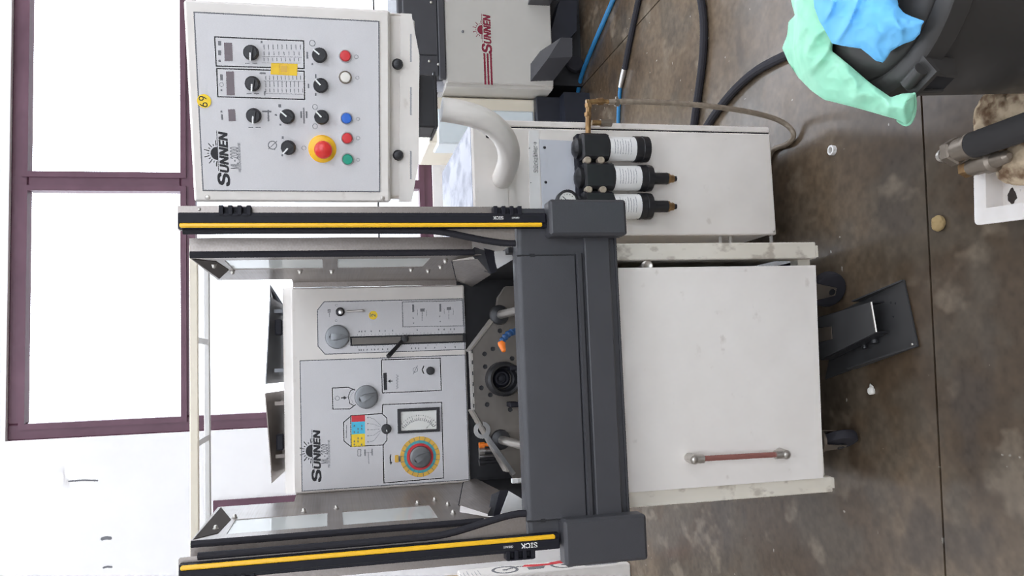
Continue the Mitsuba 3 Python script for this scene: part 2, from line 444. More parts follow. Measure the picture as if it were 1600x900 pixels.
g = sbox(DR[0], 0, DR[1], DR[3]).difference(sbox(DR[0] + .055, -1, DR[1] - .055, DR[3] - .055))
add('frame', sheet_xz(g, WY - 0.02, WY + .12), 'mauve_paint', d1, smooth=False)
add('leaf', box(DR[0] + .055, DR[1] - .055, WY + .05, WY + .10, 0.004, DR[3] - .055), 'wall_paint', d1)

# outdoors, seen faintly through the glass
add('ground_outside', box(-40, 40, WY + .3, 60, -0.4, -0.05), 'asphalt', kind='structure')
b = thing('building', 'pale building with rows of bluish windows, faint beyond the window', 'building')
wins = [(x, z) for x in np.arange(-11, 13, 3.2) for z in (0.9, 3.9, 6.9, 9.9)]
wl = sbox(-13, 0, 14, 12.5)
for x, z in wins:
    wl = wl.difference(sbox(x, z, x + 1.5, z + 1.6))
add('wall', sheet_xz(wl, 26, 26.3), 'far_white', b, smooth=False)
add('back', box(-13, 14, 26.3, 32, 0, 12.4), 'far_white', b)
pw = mikit.ply(box(0, 1.5, 26.12, 26.2, 0, 1.6), 'far_glass_bsdf')
for x, z in wins:
    scene[numbered(b + '__window')] = {**pw, 'to_world': mi.ScalarTransform4f().translate([x, 0, z])}
add('roof', box(-13.3, 14.3, 25.7, 32.3, 12.4, 12.8), 'far_white', b)

# ------------------------------------------------------------------ honing machine: base
hm = thing('honing_machine', 'cream and dark grey honing machine standing in the middle of the workshop', 'machine')
ZB = 0.125
bf = add('base_frame', [box(0.269, 0.318, 2.2, 2.26, ZB, 0.86, .003), box(-0.412, -0.368, 2.2, 2.26, ZB, 0.86, .003),
                       box(0.269, 0.318, 2.95, 3.01, ZB, 0.86, .003), box(-0.412, -0.368, 2.95, 3.01, ZB, 0.86, .003),
                       box(-0.408, 0.314, 2.21, 3.0, 0.80, 0.86), box(-0.41, 0.316, 2.23, 2.27, ZB + .005, ZB + .045), box(-0.41, -0.385, 2.26, 2.96, ZB + .002, 0.82), box(0.29, 0.316, 2.26, 2.96, ZB + .002, 0.82)], 'frame_paint', hm, label='cream base frame with grubby posts')
add('frame_foot', [box(-.402, -.372, 2.202, 2.255, ZB - .007, ZB + .001), box(.273, .308, 2.202, 2.255, ZB - .007, ZB + .001)][0], 'frame_paint', hm)
add('frame_foot', box(.273, .308, 2.202, 2.255, ZB - .007, ZB + .001), 'frame_paint', hm)
add('cabinet_interior', [box(-0.37, 0.27, 2.9, 2.93, ZB, 0.8), box(-0.37, 0.27, 2.28, 2.9, ZB + .005, ZB + .02)], 'dark_inside', hm)
# the door stands a little open on its right
hx0, hx1, hz0, hz1 = -0.368, 0.241, 0.163, 0.795
ang = math.asin(0.036 / 0.61)
dm = hull([(x, y, z) for z in (hz0, hz1 - .012) for x in (0, .612) for y in (0, .024)] + [(x, y, hz1) for x in (.004, .608) for y in (.012, .024)])
rot = np.array([[math.cos(ang), -math.sin(-ang), 0], [math.sin(-ang), math.cos(ang), 0], [0, 0, 1]])
rot = trimesh.transformations.rotation_matrix(-ang, (0, 0, 1))[:3, :3]
dr_ = add('cabinet_door', place(dm, rot, (hx0, 2.185, 0)), 'white_paint', hm, label='cream cabinet door, slightly ajar')


def ondoor(px, py, w=0.0):
    n_ = rot @ np.array([0, -1.0, 0]); o = np.array([hx0, 2.185, 0]) + n_ * w; d = ray(px, py)
    return CAM + d * (((o - CAM) @ n_) / (d @ n_))


a0, a1 = ondoor(1083, 717.5, .03), ondoor(1226, 709.5, .03)
n_ = rot @ np.array([0, -1.0, 0]); e = unit(a1 - a0)
add('door_handle', [cyl(a0 + e * .02, a1 - e * .02, .0075)], 'handle_red', dr_, label='worn red handle rod')
for q, s in ((a0, 1), (a1, -1)):
    add('handle_end', [cyl(q - n_ * .032, q + n_ * .011, .013), cyl(q, q + e * s * .03, .0125), bolt_at(q + n_ * .011, n_, .009, .005)], 'zinc', dr_)
q = ondoor(1018, 414, .0); q[1] = 2.185
add('latch_knob', [turned([(0, 0), (.010, 0), (.010, .012), (.016, .014), (.017, .026), (.013, .030), (.008, .027), (0, .026)], q + [0, .02, 0], (0, -1, 0)), cyl(q + [0, 0.0, 0], q + [0, .08, 0], .008)], 'zinc', hm)


def caster(c, yaw):
    """a swivel caster whose tyre stands on the floor at c"""
    r = .056; u = np.array([math.cos(yaw), math.sin(yaw), 0]); c = np.array([c[0], c[1], 0.0]); hub = c + [0, 0, r]
    k = add('caster', [turned([(.012, -.016), (.046, -.016), (.054, -.012), (r, -.004), (r, .004), (.054, .012), (.046, .016), (.012, .016), (.012, -.016)], hub, u, 36)], 'rubber', hm, label='black caster wheel')
    add('wheel_centre', [cyl(hub - u * .013, hub + u * .013, .046), cyl(hub - u * .026, hub + u * .026, .010)], 'black_plastic', k)
    up = unit(np.cross([0, 0, 1.0], u))
    add('fork', [hull([hub + u * s * t + d for t in (.021, .024) for d in (np.array([0, 0, -.014]) + up * .012, np.array([0, 0, -.014]) - up * .012, np.array([0, 0, .066]) + up * .03, np.array([0, 0, .066]) - up * .03)]) for s in (-1, 1)] + [cyl(hub + [0, 0, .06], hub + [0, 0, .0695], .036)], 'steel_fit', k)
    return k


for p, a in (((-0.272, 2.262), 0.35 + math.pi / 2 - 1.5), ((0.182, 2.262), 1.1)):
    caster(p, a)
for p, a in (((-0.30, 2.90), 0.8), ((0.22, 2.90), 1.0)):
    caster(p, a)

# apron: the dark grey front of the work table
ax0, ax1, az0, az1, ay = -0.466, 0.395, 0.792, 1.063, 2.085
prof = Polygon([(ay, az0 + .02), (ay, az1 - .016), (ay + .006, az1 - .004), (ay + .020, az1), (ay + .05, az1), (ay + .05, az0 + .03)])
ap = add('apron', [sheet_yz(prof, ax0, ax1), box(ax0, ax1, ay + .05, 2.30, az0 + .03, az0 + .06), box(ax0, ax0 + .02, ay + .03, 2.28, az0 + .03, az1 - .003), box(ax1 - .02, ax1, ay + .03, 2.28, az0 + .03, az1 - .003)], 'grey_paint', hm, label='dark grey front apron of the work table')
# removable hatch with a channel under it
hx = (-0.402, 0.27)
add('hatch_panel', [hull([(x, y, z) for (y, z) in ((ay - .012, 0.912), (ay - .012, az1 - .012), (ay - .005, az1 + .002), (ay + .004, az1 + .003), (ay + .004, .912)) for x in hx])], 'grey_paint', ap)
add('channel', [hull([(x, y, z) for (y, z) in ((ay - .001, .885), (ay - .013, .893), (ay - .014, .903), (ay - .008, .907), (ay + .002, .907), (ay + .002, .885)) for x in (hx[0] - .006, hx[1] + .006)])], 'grey_paint', ap)
add('lower_panel', [box(-0.440, 0.336, ay - .010, ay + .003, .812, .883, .004)], 'grey_paint', ap)
add('drip_edge', [box(-0.425, 0.325, ay + .012, ay + .04, .784, .815, .003), box(-0.422, .322, ay + .006, ay + .016, .790, .7935)], 'grey_paint', ap)
for x in hx:
    add('seam', box(x - .0018, x + .0018, ay - .0126, ay - .001, .912, az1 + .001), 'dark_inside', ap)
    add('notch', box(x - .004, x + .004, ay - .0135, ay - .006, az1 - .045, az1 - .033), 'dark_inside', ap)
add('end_box', box(0.315, 0.410, 2.03, ay + .002, .777, .986, .008), 'grey_paint', ap, label='right end box at the foot of the light curtain')
add('end_box', box(-0.512, -0.398, 2.03, ay + .002, .765, .982, .008), 'grey_paint', ap, label='left end box at the foot of the light curtain')

# work area
add('work_basin', [box(-0.40, 0.285, 2.835, 2.86, .84, 1.12), box(-0.40, 0.285, 2.12, 2.86, .83, .85), box(-0.415, -0.40, 2.13, 2.86, .84, 1.055), box(0.285, 0.30, 2.13, 2.86, .84, 1.075)], 'dark_inside', hm, label='black inside of the work area')
SY = 2.60
o = [at(*p, SY)[[0, 2]] for p in ((737, 548), (775, 483), (779, 452), (806, 440), (806, 757), (799, 735), (741, 641))]
o = [(.037, 1.103), (.135, 1.023), (.205, 1.01), (.24, .985), (.24, .86), (-.385, .86), (-.385, .972), (-.345, .995), (-.148, 1.101)]
sp = add('spindle_plate', [sheet_xz(o, SY, SY + .035)], 'spindle_steel', hm, label='oily steel spindle plate')
add('plate_edge', [sheet_xz([(.035, 1.101), (.037, 1.109), (-.148, 1.107), (-.147, 1.1)], SY - .004, SY + .03)] + [plate3([(.037, SY - .006, 1.109), (.135, SY - .006, 1.028), (.135, SY + .03, 1.036), (.037, SY + .03, 1.116)], .006), plate3([(-.148, SY - .006, 1.107), (-.345, SY - .006, 1.0), (-.345, SY + .03, 1.008), (-.148, SY + .03, 1.114)], .006)], 'zinc', sp)
c = at(784, 592, SY); c[1] = SY
add('spindle_hub', [turned([(.030, 0), (.054, 0), (.054, .05), (.047, .058), (.040, .054), (.036, .02), (.030, .015), (.030, 0)], c, (0, -1, 0), 48)], 'black_plastic', sp)
add('spindle_bore', [turned([(0, 0), (.029, 0), (.029, .018), (.021, .030), (.016, .030), (.014, .018), (0, .016)], c + [0.002, 0, .006], (0, -1, 0), 40), turned([(0, 0), (.009, 0), (.009, .026), (0, .028)], c + [0.002, 0, .006], (0, -1, 0))], 'navy_black', sp)
for p in ((757, 553), (758, 573), (752, 606), (766, 617), (761, 632), (781, 517), (770, 545), (800, 560), (797, 640)):
    q = at(*p, SY); q[1] = SY
    add('plate_hole', turned([(0, -.001), (.0065, -.001), (.0075, .0015), (.005, .001), (0, .0005)], q, (0, -1, 0), 14), 'dark_inside', sp)
for i in range(6):
    q = at(741.5, 549 + i * 17, SY - .004); q[1] = SY - .006
    add('slot_mark', box(q[0] - .006, q[0] + .006, SY - .0062, SY - .004, 1.1015, 1.1045), 'dark_inside', sp)
for s, p in ((1, (780, 492)), (-1, (782, 687))):
    q = at(*p, SY); q[1] = SY
    k = add('guide_rod', [cyl(q, q + [s * .004, -.20, -.035], .0135, n=24)], 'zinc', hm)
    add('rod_mount', turned([(0, 0), (.032, 0), (.030, .012), (.016, .016), (0, .016)], q, (0, -1, 0)), 'black_plastic', k)
for p in ((770, 575), (802, 632)):
    q = at(803, p[1], SY - .04)
    add('clamp', [box(q[0] - .008, q[0] + .008, SY - .06, SY - .001, q[2] - .012, q[2] + .016, .003)], 'navy_black', hm)
for i, m in enumerate(('orange_plastic', 'zinc', 'chrome', 'black_plastic')):
    q = at(757, 695 + i * 9, 2.72)
    add('pipe_fitting', [cyl(q, q + [0, 0, .018], .009 + .002 * (i % 2)), cyl(q - [0, 0, .22], q, .006)], m, hm)
q = at(804, 751, 2.42)
add('white_plug', [box(q[0] - .007, q[0] + .007, 2.41, 2.424, q[2] - .010, q[2] + .010, .002), box(q[0] - .006, q[0] + .006, 2.415, 2.425, .85, q[2] - .011)], 'white_print', hm)
# jointed coolant pipe
pts = [at(812, 519, 2.44), at(800, 519, 2.43), at(792, 524, 2.42), at(786, 531, 2.42), at(783.5, 536, 2.42)]
cp = add('coolant_pipe', tube([pts[0] - [0, 0, .12]] + pts, .0075), 'blue_plastic', hm, label='blue jointed coolant pipe')
P = smooth_path(pts, 3)
for q, t in zip(P[::2], np.gradient(P, axis=0)[::2]):
    add('joint', turned([(0, -.006), (.008, -.006), (.0105, -.002), (.0105, .002), (.008, .006), (0, .006)], q, t, 16), 'blue_plastic', cp)
q0, q1 = at(783, 535, 2.42), at(787.5, 549, 2.405)
add('nozzle', turned([(0, 0), (.0105, 0), (.0115, .006), (.006, np.linalg.norm(q1 - q0)), (0, np.linalg.norm(q1 - q0))], q0, q1 - q0, 20), 'orange_plastic', cp, label='orange nozzle')

# deflector plates at the foot of the side walls
for A_, B_, D_, pc, pe in (((.283, 2.28, 1.204), (.283, 2.82, 1.111), (.240, 2.243, 1.103), (728, 454), (746, 405)),
                           ((-.400, 2.385, 1.191), (-.400, 2.82, 1.110), (-.376, 2.43, 1.062), (740, 746), (762, 803))):
    A_, B_, D_ = np.array(A_), np.array(B_), np.array(D_); nn_ = unit(np.cross(B_ - A_, D_ - A_))
    C_, E_ = [CAM + ray(*p) * (((A_ - CAM) @ nn_) / (ray(*p) @ nn_)) for p in (pc, pe)]
    dl = add('deflector', [plate3([A_, B_, C_, D_, E_], .0015)], 'steel', hm)
    add('crease', [tube([A_, B_], .0018, smooth=False)], 'rubber', dl)
for s, X in ((1, .285), (-1, -.402)):
    pp = ((734, 394), (741, 386), (770, 396), (768, 428), (757, 424)) if s > 0 else ((768, 773), (777, 775), (781, 767), (775, 806), (762, 806))
    p3 = ((772, 393), (798, 392), (802, 405), (777, 420), (774, 410)) if s > 0 else ((795, 767), (822, 783), (818, 799), (782, 802))
    add('side_bracket', plate3([at(x, y, 2.20) for x, y in pp], .004), 'grey_paint', hm)
    add('front_chute', plate3([at(x, y, 2.17) for x, y in p3], .003), 'pale_metal', hm)
    add('chute_side', plate3([at(x, y, 2.185) for x, y in (((756, 388), (773, 392), (776, 424), (767, 428)) if s > 0 else ((781, 766), (797, 766), (780, 806), (771, 806)))], .003), 'navy_black', hm)

# ------------------------------------------------------------------ head with its two panels
HY = 2.82
hd = add('head_casing', [box(-0.401, 0.268, HY, 3.35, 1.085, 1.664, .006)], 'white_paint', hm, label='cream head casing')
add('top_trim', [hull([(x, y, z) for x in (-.400, .270) for y, z in ((HY, 1.656), (HY + .028, 1.6895), (3.35, 1.6895), (3.35, 1.656))])], 'white_paint', hd)
H = Face((0, HY, 0), (1, 0, 0), (0, 0, 1)); hp = H.px
W = .0026
PW = .0022
pa = add('main_panel', [H.put(extrude(rounded([(-.393, 1.089), (.028, 1.089), (.028, 1.637), (-.393, 1.637)], .004), W))], 'panel_grey', hm, label='grey main panel with coloured dial and meter', smooth=False)
add('outline', [H.line([(-.392, 1.090), (.027, 1.090), (.027, 1.636), (-.392, 1.636)], .003, W, True)], 'ink_soft', pa, smooth=False)


def c7(x, y):
    return hp(470 + x / 4.5, 560 + y / 4.5)


def c6(x, y):
    return hp(590 + x / 4.5, 560 + y / 4.5)


LW = .0028
LINES = [H.line([c7(382, 224), c7(335, 203), c7(222, 208), c7(225, 356), c7(345, 355), c7(385, 325)], LW, W),
         H.line([c7(378, 215), c7(350, 226), c7(333, 270), c7(345, 318), c7(380, 334)], LW * .8, W),
         H.line([c6(27, 10), c6(440, -2), c6(447, 225), c6(33, 243)], LW, W, True),
         H.line([c7(355, 402), c7(570, 388), c7(605, 420), c7(605, 575), c7(578, 608), c7(352, 620), c7(304, 580), c7(300, 450)], LW, W, True),
         H.line([c7(572, 388), c7(575, 325), c6(450, 308), c6(463, 840), c7(584, 875), c7(579, 608)], LW, W),
         H.line([c6(45, 875), c6(38, 610)], LW, W), H.line([c7(350, 402), c7(354, 618)], LW, W)]
LINES.append(H.line([c7(283, 277), c7(305, 277)], .004, W)); LINES.append(H.poly(Polygon([c7(302, 264), c7(325, 277), c7(302, 290)]), W))
LINES.append(H.line([c6(75, 160), c6(105, 160)], .003, W)); LINES.append(H.poly(Polygon([c6(90, 148), c6(70, 160), c6(90, 172)]), W))
LINES.append(H.rect(c6(40, 102), c6(67, 222), W))
LINES.append(H.line([c6(325, 52), c6(312, 80), c6(325, 108)], .0035, W))
LINES.append(H.line([c6(92, 675), c6(88, 700), c6(93, 735)], .004, W)); LINES.append(H.poly(Polygon([c6(84, 728), c6(104, 728), c6(92, 748)]), W))
add('printed_lines', LINES, 'ink', pa, smooth=False)
SOFT = [H.disc(c7(257, 280), .0075, W, r0=.0060), H.disc(c6(265, 80), .0085, W, r0=.0070), H.line([c6(250, 110), c6(280, 50)], .002, W)]
for i in range(5):
    SOFT.append(H.line([c6(130, 115 + i * 20), c6(145, 125 + i * 20), c6(130, 135 + i * 20)], .0014, W))
for i in range(5):
    SOFT.append(H.disc(c7(472, 415 + i * 43), .0022, W)); SOFT.append(H.line([c7(482, 415 + i * 43), c7(515, 425 + i * 38), c7(560, 470 + i * 12)], .001, W))
SOFT += [H.line([c7(320, 470), c7(320, 560)], .002, W), H.line([c7(400, 640), c7(400, 685), c7(422, 685), c7(422, 640)], .0018, W, True), H.rect(c7(446, 640), c7(456, 685), W), H.rect(c7(496, 635), c7(506, 680), W), H.line([c7(456, 662), c7(496, 660)], .0015, W), H.line([c7(475, 662), c7(478, 740)], .0015, W)]
for i in range(9):
    a = math.radians(110 + i * 17)
SOFT += [H.line([c7(340 + 6 * abs(i - 4), 235 + i * 10), c7(350 + 6 * abs(i - 4), 236 + i * 10)], .001, W) for i in range(9)]
add('printed_symbols', SOFT, 'ink_soft', pa, kind='stuff', smooth=False)
logo(H, c7(142, 858), c7(142, 505), c7(80, 700)[1] - c7(142, 700)[1], pa)
add('type_lettering', [H.text('ML-2000', c7(166, 670), .020, W, bold=True, fit=c7(166, 603)[0] - c7(166, 740)[0]), H.text('PRECISION HONING MACHINE', c7(198, 670), .0065, W, bold=True, fit=c7(198, 573)[0] - c7(198, 766)[0]), H.text('made in', c7(214, 675), .004, W, fit=.03)][:2], 'ink_soft', pa, smooth=False)
for m, a, b_ in (('red_print', 402, 443), ('cyan_print', 446, 530), ('yellow_sticker', 533, 618)):
    q = add('colour_field', H.rect(c7(356, a), c7(452, b_), W), m, pa, smooth=False)
    if m != 'red_print':
        add('field_print', [H.rect(c7(372 + 26 * i, a + 22 + 22 * j), c7(380 + 26 * i, a + 34 + 22 * j), W + .0006) for i in range(3) for j in range(3) if (i * 2 + j * 5 + (m == 'cyan_print')) % 3], 'ink_soft', q, smooth=False)


def grey_knob(face, c, r, ang_, parent, w=W):
    kb = add('dial_knob', face.turned([(0, 0), (r, 0), (r, .012), (r * .96, .016), (r * .8, .017), (0, .017)], c, w, 48), 'knob_grey', parent)
    e = np.array([math.cos(ang_), math.sin(ang_)]); q = np.array([-e[1], e[0]]); L = r * .97
    pts = [(c + e * L, .004), (c - e * L * .75, .004), (c + q * r * .30, .004), (c - q * r * .30, .004), (c - e * L * .55 + q * r * .26, .02), (c - e * L * .55 - q * r * .26, .02), (c + q * r * .26, .022), (c - q * r * .26, .022), (c + e * L * .98, .018), (c + e * L * .98, .006)]
    add('pointer_ridge', face.put(hull([(p[0], p[1], z) for p, z in pts]), w + .008), 'knob_grey', kb)
    d = c - e * r * .62
    add('pointer_dot', face.disc(d, r * .05, w + .0285, .0012), 'ink', kb, smooth=False)
    return kb


def pxdir(face, a, b_):
    d = b_ - a; return math.atan2(d[1], d[0])


grey_knob(H, c7(460, 270), .0385, pxdir(H, c7(390, 300), c7(530, 240)), pa)
cd = c6(298, 690)
for m, r0, r1 in (('gold_print', .0535, .0665), ('teal_print', .0445, .0535), ('red_print', .0355, .0445)):
    add('dial_ring', H.disc(cd, r1, W, .0012, r0), m, pa, smooth=False)
add('dial_ticks', [H.line([cd + np.array([math.cos(a), math.sin(a)]) * r0, cd + np.array([math.cos(a), math.sin(a)]) * r1], .0014, W + .0012) for a in np.linspace(0, 2 * math.pi, 22)[:-1] for r0, r1 in ((.046, .066),)], 'ink_soft', pa, smooth=False)
grey_knob(H, cd, .0355, pxdir(H, c6(245, 730), c6(365, 650)), pa)
add('preset_button', [H.rect(c6(120, 680), c6(146, 728), W, .006)], 'gold_print', pa, smooth=False)
add('preset_button', [H.rect(c6(148, 688), c6(160, 724), W, .005)], 'ink_soft', pa, smooth=False)


def small_knob(face, c, r, parent, w=W, dot=None):
    kb = add('small_knob', face.turned([(0, 0), (r, 0), (r * .97, .012), (r * .85, .015), (0, .016)], c, w, 28), 'black_plastic', parent)
    if dot is not None:
        add('pointer', face.line([c + (dot - c) * .2, c + (dot - c) * .9], r * .16, w + .0155, d=.001), 'white_print', kb, smooth=False)


small_knob(H, c7(600, 495), .0165, pa, dot=c7(603, 515))
small_knob(H, c6(370, 87), .0140, pa)
mt = add('meter', [H.poly(Polygon([c6(138, 355), c6(432, 341), c6(435, 512), c6(141, 528)]).difference(Polygon([c6(160, 375), c6(412, 362), c6(413, 495), c6(163, 508)])), W, .010)], 'black_plastic', pa, label='black-framed needle meter', smooth=False)
add('meter_face', H.poly(Polygon([c6(158, 373), c6(414, 360), c6(415, 497), c6(161, 510)]), W, .003), 'meter_face', mt, smooth=False)
mc = c6(292, 560); TK = []
for i, a in enumerate(np.linspace(math.radians(-54), math.radians(54), 19)):
    e = np.array([math.cos(a), math.sin(a)])
    TK.append(H.line([mc + e * .060, mc + e * (.067 if i % 3 else .070)], 0.0018, W + .003)); TK.append(H.line([mc + e * .0735, mc + e * .077], 0.0018, W + .003))
TK.append(H.line([mc + np.array([math.cos(a), math.sin(a)]) * .059 for a in np.linspace(-.94, .94, 20)], .0008, W + .003))
TK.append(H.line([c6(340, 492), c6(395, 428)], .0010, W + .0036))
add('meter_scale', TK, 'ink', mt, smooth=False)

# stroke panel
def c5(x, y):
    return hp(490 + x / 6.4, 450 + y / 6.4)


st = add('stroke_panel', [H.put(extrude(Polygon([(.220, 1.093), (.220, 1.557), (.193, 1.579), (.073, 1.579), (.045, 1.557), (.045, 1.087), (.215, 1.087)]), W))], 'panel_grey', hm, label='grey stroke panel with chamfered corners and a slot', smooth=False)
add('outline', [H.line([(.219, 1.090), (.219, 1.556), (.192, 1.578), (.073, 1.578), (.046, 1.556), (.046, 1.090)], .003, W, True)], 'ink_soft', st, smooth=False)
add('slot', [H.poly(Polygon([c5(370, 490), c5(1515, 457), c5(1520, 540), c5(373, 576)]).buffer(.0015), W, .0008)], 'ink', st, smooth=False)
add('slot_rail', [H.poly(Polygon([c5(382, 500), c5(1490, 470), c5(1490, 530), c5(385, 566)]), W + .0008, .001)], 'spindle_steel', st, smooth=False)
grey_knob(H, c5(237, 490), .0395, pxdir(H, c5(120, 490), c5(350, 490)), st)
sl = add('selector', [H.turned([(0, 0), (.0145, 0), (.0145, .010), (.011, .013), (0, .013)], c5(265, 240), W)], 'black_plastic', st)
add('selector_cap', [H.turned([(0, 0), (.0075, 0), (.0075, .02), (0, .022)], c5(270, 245), W + .012)], 'chrome', sl)
a0, a1 = c5(330, 237), c5(482, 232)
add('toggle_lever', [cyl(H.w(a0, .014), H.w(a1, .020), .0032), bolt_at(H.w(a1, .02), H.w(a1) - H.w(a0), .005, .008)], 'zinc', sl)
ys = add('round_sticker', H.disc(c5(595, 273), .0145, W, .0008), 'yellow_sticker', st, label='round yellow sticker', smooth=False)
add('sticker_print', [H.text('2', c5(597, 273), .013, W + .0008, bold=True), H.line([c5(565, 250), c5(565, 290)], .002, W + .0008)], 'ink_soft', ys, smooth=False)
LV = H.w(c5(905, 508), 0)
lv = add('lever_boss', [turned([(0, 0), (.012, 0), (.013, .018), (.010, .024), (0, .025)], LV + [0, -.003, 0], (0, -1, 0))], 'black_plastic', st, label='black stroke lever')
tip = at(606.5, 557, HY - .055)
add('lever_handle', [tube([LV + [0, -.016, 0], LV * .5 + tip * .5 + [0, -.004, 0], tip], [.0065, .0065, .0078])], 'black_plastic', lv)
bx = [H.line([c5(886, 142), c5(1488, 126), c5(1497, 378), c5(893, 390)], .0024, W, True), H.rect(c5(985, 165), c5(1006, 240), W), H.rect(c5(1256, 160), c5(1276, 236), W)]
tk = []
for i in range(60):
    x = 440 + i * 17.5
    tk.append(H.line([c5(x, 565 - i * .47), c5(x, (582 if i % 5 else 596) - i * .47)], .0010, W))
    if i % 2 == 0 and i < 56:
        tk.append(H.line([c5(x, 478 - i * .5), c5(x, 462 - i * .5)], .0010, W))
for x in (455, 475, 500, 535, 580, 610, 645, 690, 740, 980, 1020, 1050, 1120, 1210, 1315, 1415):
    tk.append(H.rect(c5(x - 5, 612 - (x - 440) * .03), c5(x + 5, 628 - (x - 440) * .03), W))
for x in (455, 480, 515, 575, 660, 715, 790, 1035, 1250, 1305, 1370, 1405):
    tk.append(H.rect(c5(x - 5, 428 - (x - 440) * .025), c5(x + 5, 444 - (x - 440) * .025), W))
for (x, y) in ((1085, 235), (1350, 220)):
    tk += [H.line([c5(x, y - 25), c5(x, y + 95)], .0015, W), H.rect(c5(x - 20, y - 28), c5(x + 25, y), W), H.line([c5(x - 45, y - 20), c5(x - 45, y + 40)], .001, W), H.line([c5(x + 45, y - 10), c5(x + 45, y + 50)], .001, W), H.rect(c5(x - 95, y + 60), c5(x - 85, y + 72), W), H.rect(c5(x - 90, y + 110), c5(x - 80, y + 122), W)]
tk += [H.rect(c5(140, 215), c5(172, 228), W), H.rect(c5(140, 235), c5(172, 245), W), H.line([c5(155, 250), c5(160, 290)], .0016, W), H.disc(c5(228, 172), .004, W, r0=.0032), H.disc(c5(228, 328), .004, W, r0=.0032)]
add('printed_frame', bx, 'ink_soft', st, smooth=False)
add('printed_scale', tk, 'ink_soft', st, smooth=False)

# tin trays tilted on top of the head: things of their own
for lab, x0, x1, zi, zo, mat_ in (('right-hand dark tin tray tilted on top of the machine head', -.044, .240, 1.7465, 1.729, 'tin_grey'), ('left-hand dark tin tray tilted on top of the machine head', -.074, -.322, 1.7485, 1.732, 'tin_brown')):
    t = thing('tin_tray', lab, 'tray', 'tin trays on the machine head')
    xb0, xb1 = x0 * 1.0, x1 * (.97 if x1 > 0 else 1.11)
    P = np.array([(x0, 2.84, zi), (x1, 2.84, zo), (xb1, 3.14, 1.701), (xb0, 3.14, 1.701)])
    add('sheet', plate3(P, .003), mat_, t)
    sg = 1 if x1 > 0 else -1
    add('edge_flange', hull([(x1, 2.842, zo - .002), (x1, 2.842, zo + .002), (x1 + sg * .045, 2.86, zo + .001), (x1 + sg * .004, 2.90, zo - .006), (xb1, 3.13, 1.700)]), mat_, t)
    xk = x0 * .35 + x1 * .65
    add('knob', [box(xk - .026, xk + .026, 2.845, 2.885, 1.6935, 1.716, .004)], 'navy_black', t)
    for f_ in (.15, .85):
        x = x0 * (1 - f_) + x1 * f_
        add('prop', box(x - .006, x + .006, 3.05, 3.062, 1.6895, 1.712), mat_, t)
        add('prop', box(x - .006, x + .006, 2.90, 2.912, 1.6895, 1.7225), mat_, t)

# ------------------------------------------------------------------ side guards and light curtains
def side_guard(s, X, xo, label):
    t = thing('side_guard', label, 'machine guard', 'steel side guards of the machine')
    i = 1 if s > 0 else -1
    yb = 2.71 if s > 0 else 2.675
    zt = 1.876
    wins_ = [sbox(2.225, 1.555, 2.43, 1.80), sbox(2.225, 1.27, 2.43, 1.515)]
    out = Polygon([(2.17, 1.14), (2.28, 1.205), (2.815, 1.113), (2.90, 1.113), (2.90, 1.655), (yb, 1.655), (yb, zt), (2.17, zt)])
    g = out
    for w_ in wins_:
        g = g.difference(w_)
    add('wall_sheet', sheet_yz(g, X, X + i * .002), 'steel', t, smooth=False)
    for w_ in wins_:
        a, b_, c_, d_ = w_.bounds
        add('window_sheet', sheet_yz(sbox(a - .012, b_ - .012, c_ + .012, d_ + .012), X + i * .002, X + i * .005), 'clear_sheet', t, smooth=False)
    shade_outline = [(2.185, 1.872), (2.66, 1.866), (2.43, 1.812), (2.24, 1.822)]  # outline of a dark sheet standing in for shade under the wall top
    add('shade_sheet', sheet_yz(shade_outline, X - i * .0015, X - i * .0005), 'shade_dark', t, label='thin dark sheet painted as shade on the guard wall', smooth=False)
    if s > 0:
        add('rear_strip', box(.268, .2849, 2.816, 2.819, 1.112, 1.655), 'steel', t)
    fx0, fx1 = X, xo
    zb = 1.165
    add('front_flange', box(fx0, fx1, 2.168, 2.171, zb, zt), 'steel', t)
    add('top_flange', hull([(X, 2.17, zt), (X - i * .0, 2.17, zt - .002), (X, yb, zt), (X, yb, zt - .002), (xo, 2.17, zt), (xo, 2.17, zt - .002), (X + i * .004, yb, zt)]), 'steel', t)
    add('outer_return', box(xo - .002 * i, xo, 2.17, 2.22, zb, zt), 'grey_paint', t)
    add('edge_trim', tube([(X + i * .007, 2.165, z) for z in (zt - .002, 1.7, 1.5, 1.3, 1.16)] if s > 0 else [(X - .007, 2.165, z) for z in (zt - .002, 1.7, 1.5, 1.3, 1.16)], .0085, 12), 'rubber', t, label='black rubber edge trim')
    for y, z in ((2.30, 1.835), (2.455, 1.805), (2.47, 1.62), (2.48, 1.53), (2.46, 1.30), (2.50, 1.245), (2.40, 1.22), (2.26, 1.225)):
        add('bolt', [turned([(0, 0), (.0075, 0), (.0075, .002), (.0055, .003), (.005, .008), (.003, .0105), (0, .011)], (X - i * .0005, y, z), (-i, 0, 0), 12)], 'zinc', t)
    return t


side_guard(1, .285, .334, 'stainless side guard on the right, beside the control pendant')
side_guard(-1, -.402, -.452, 'stainless side guard on the left, farthest from the control pendant')


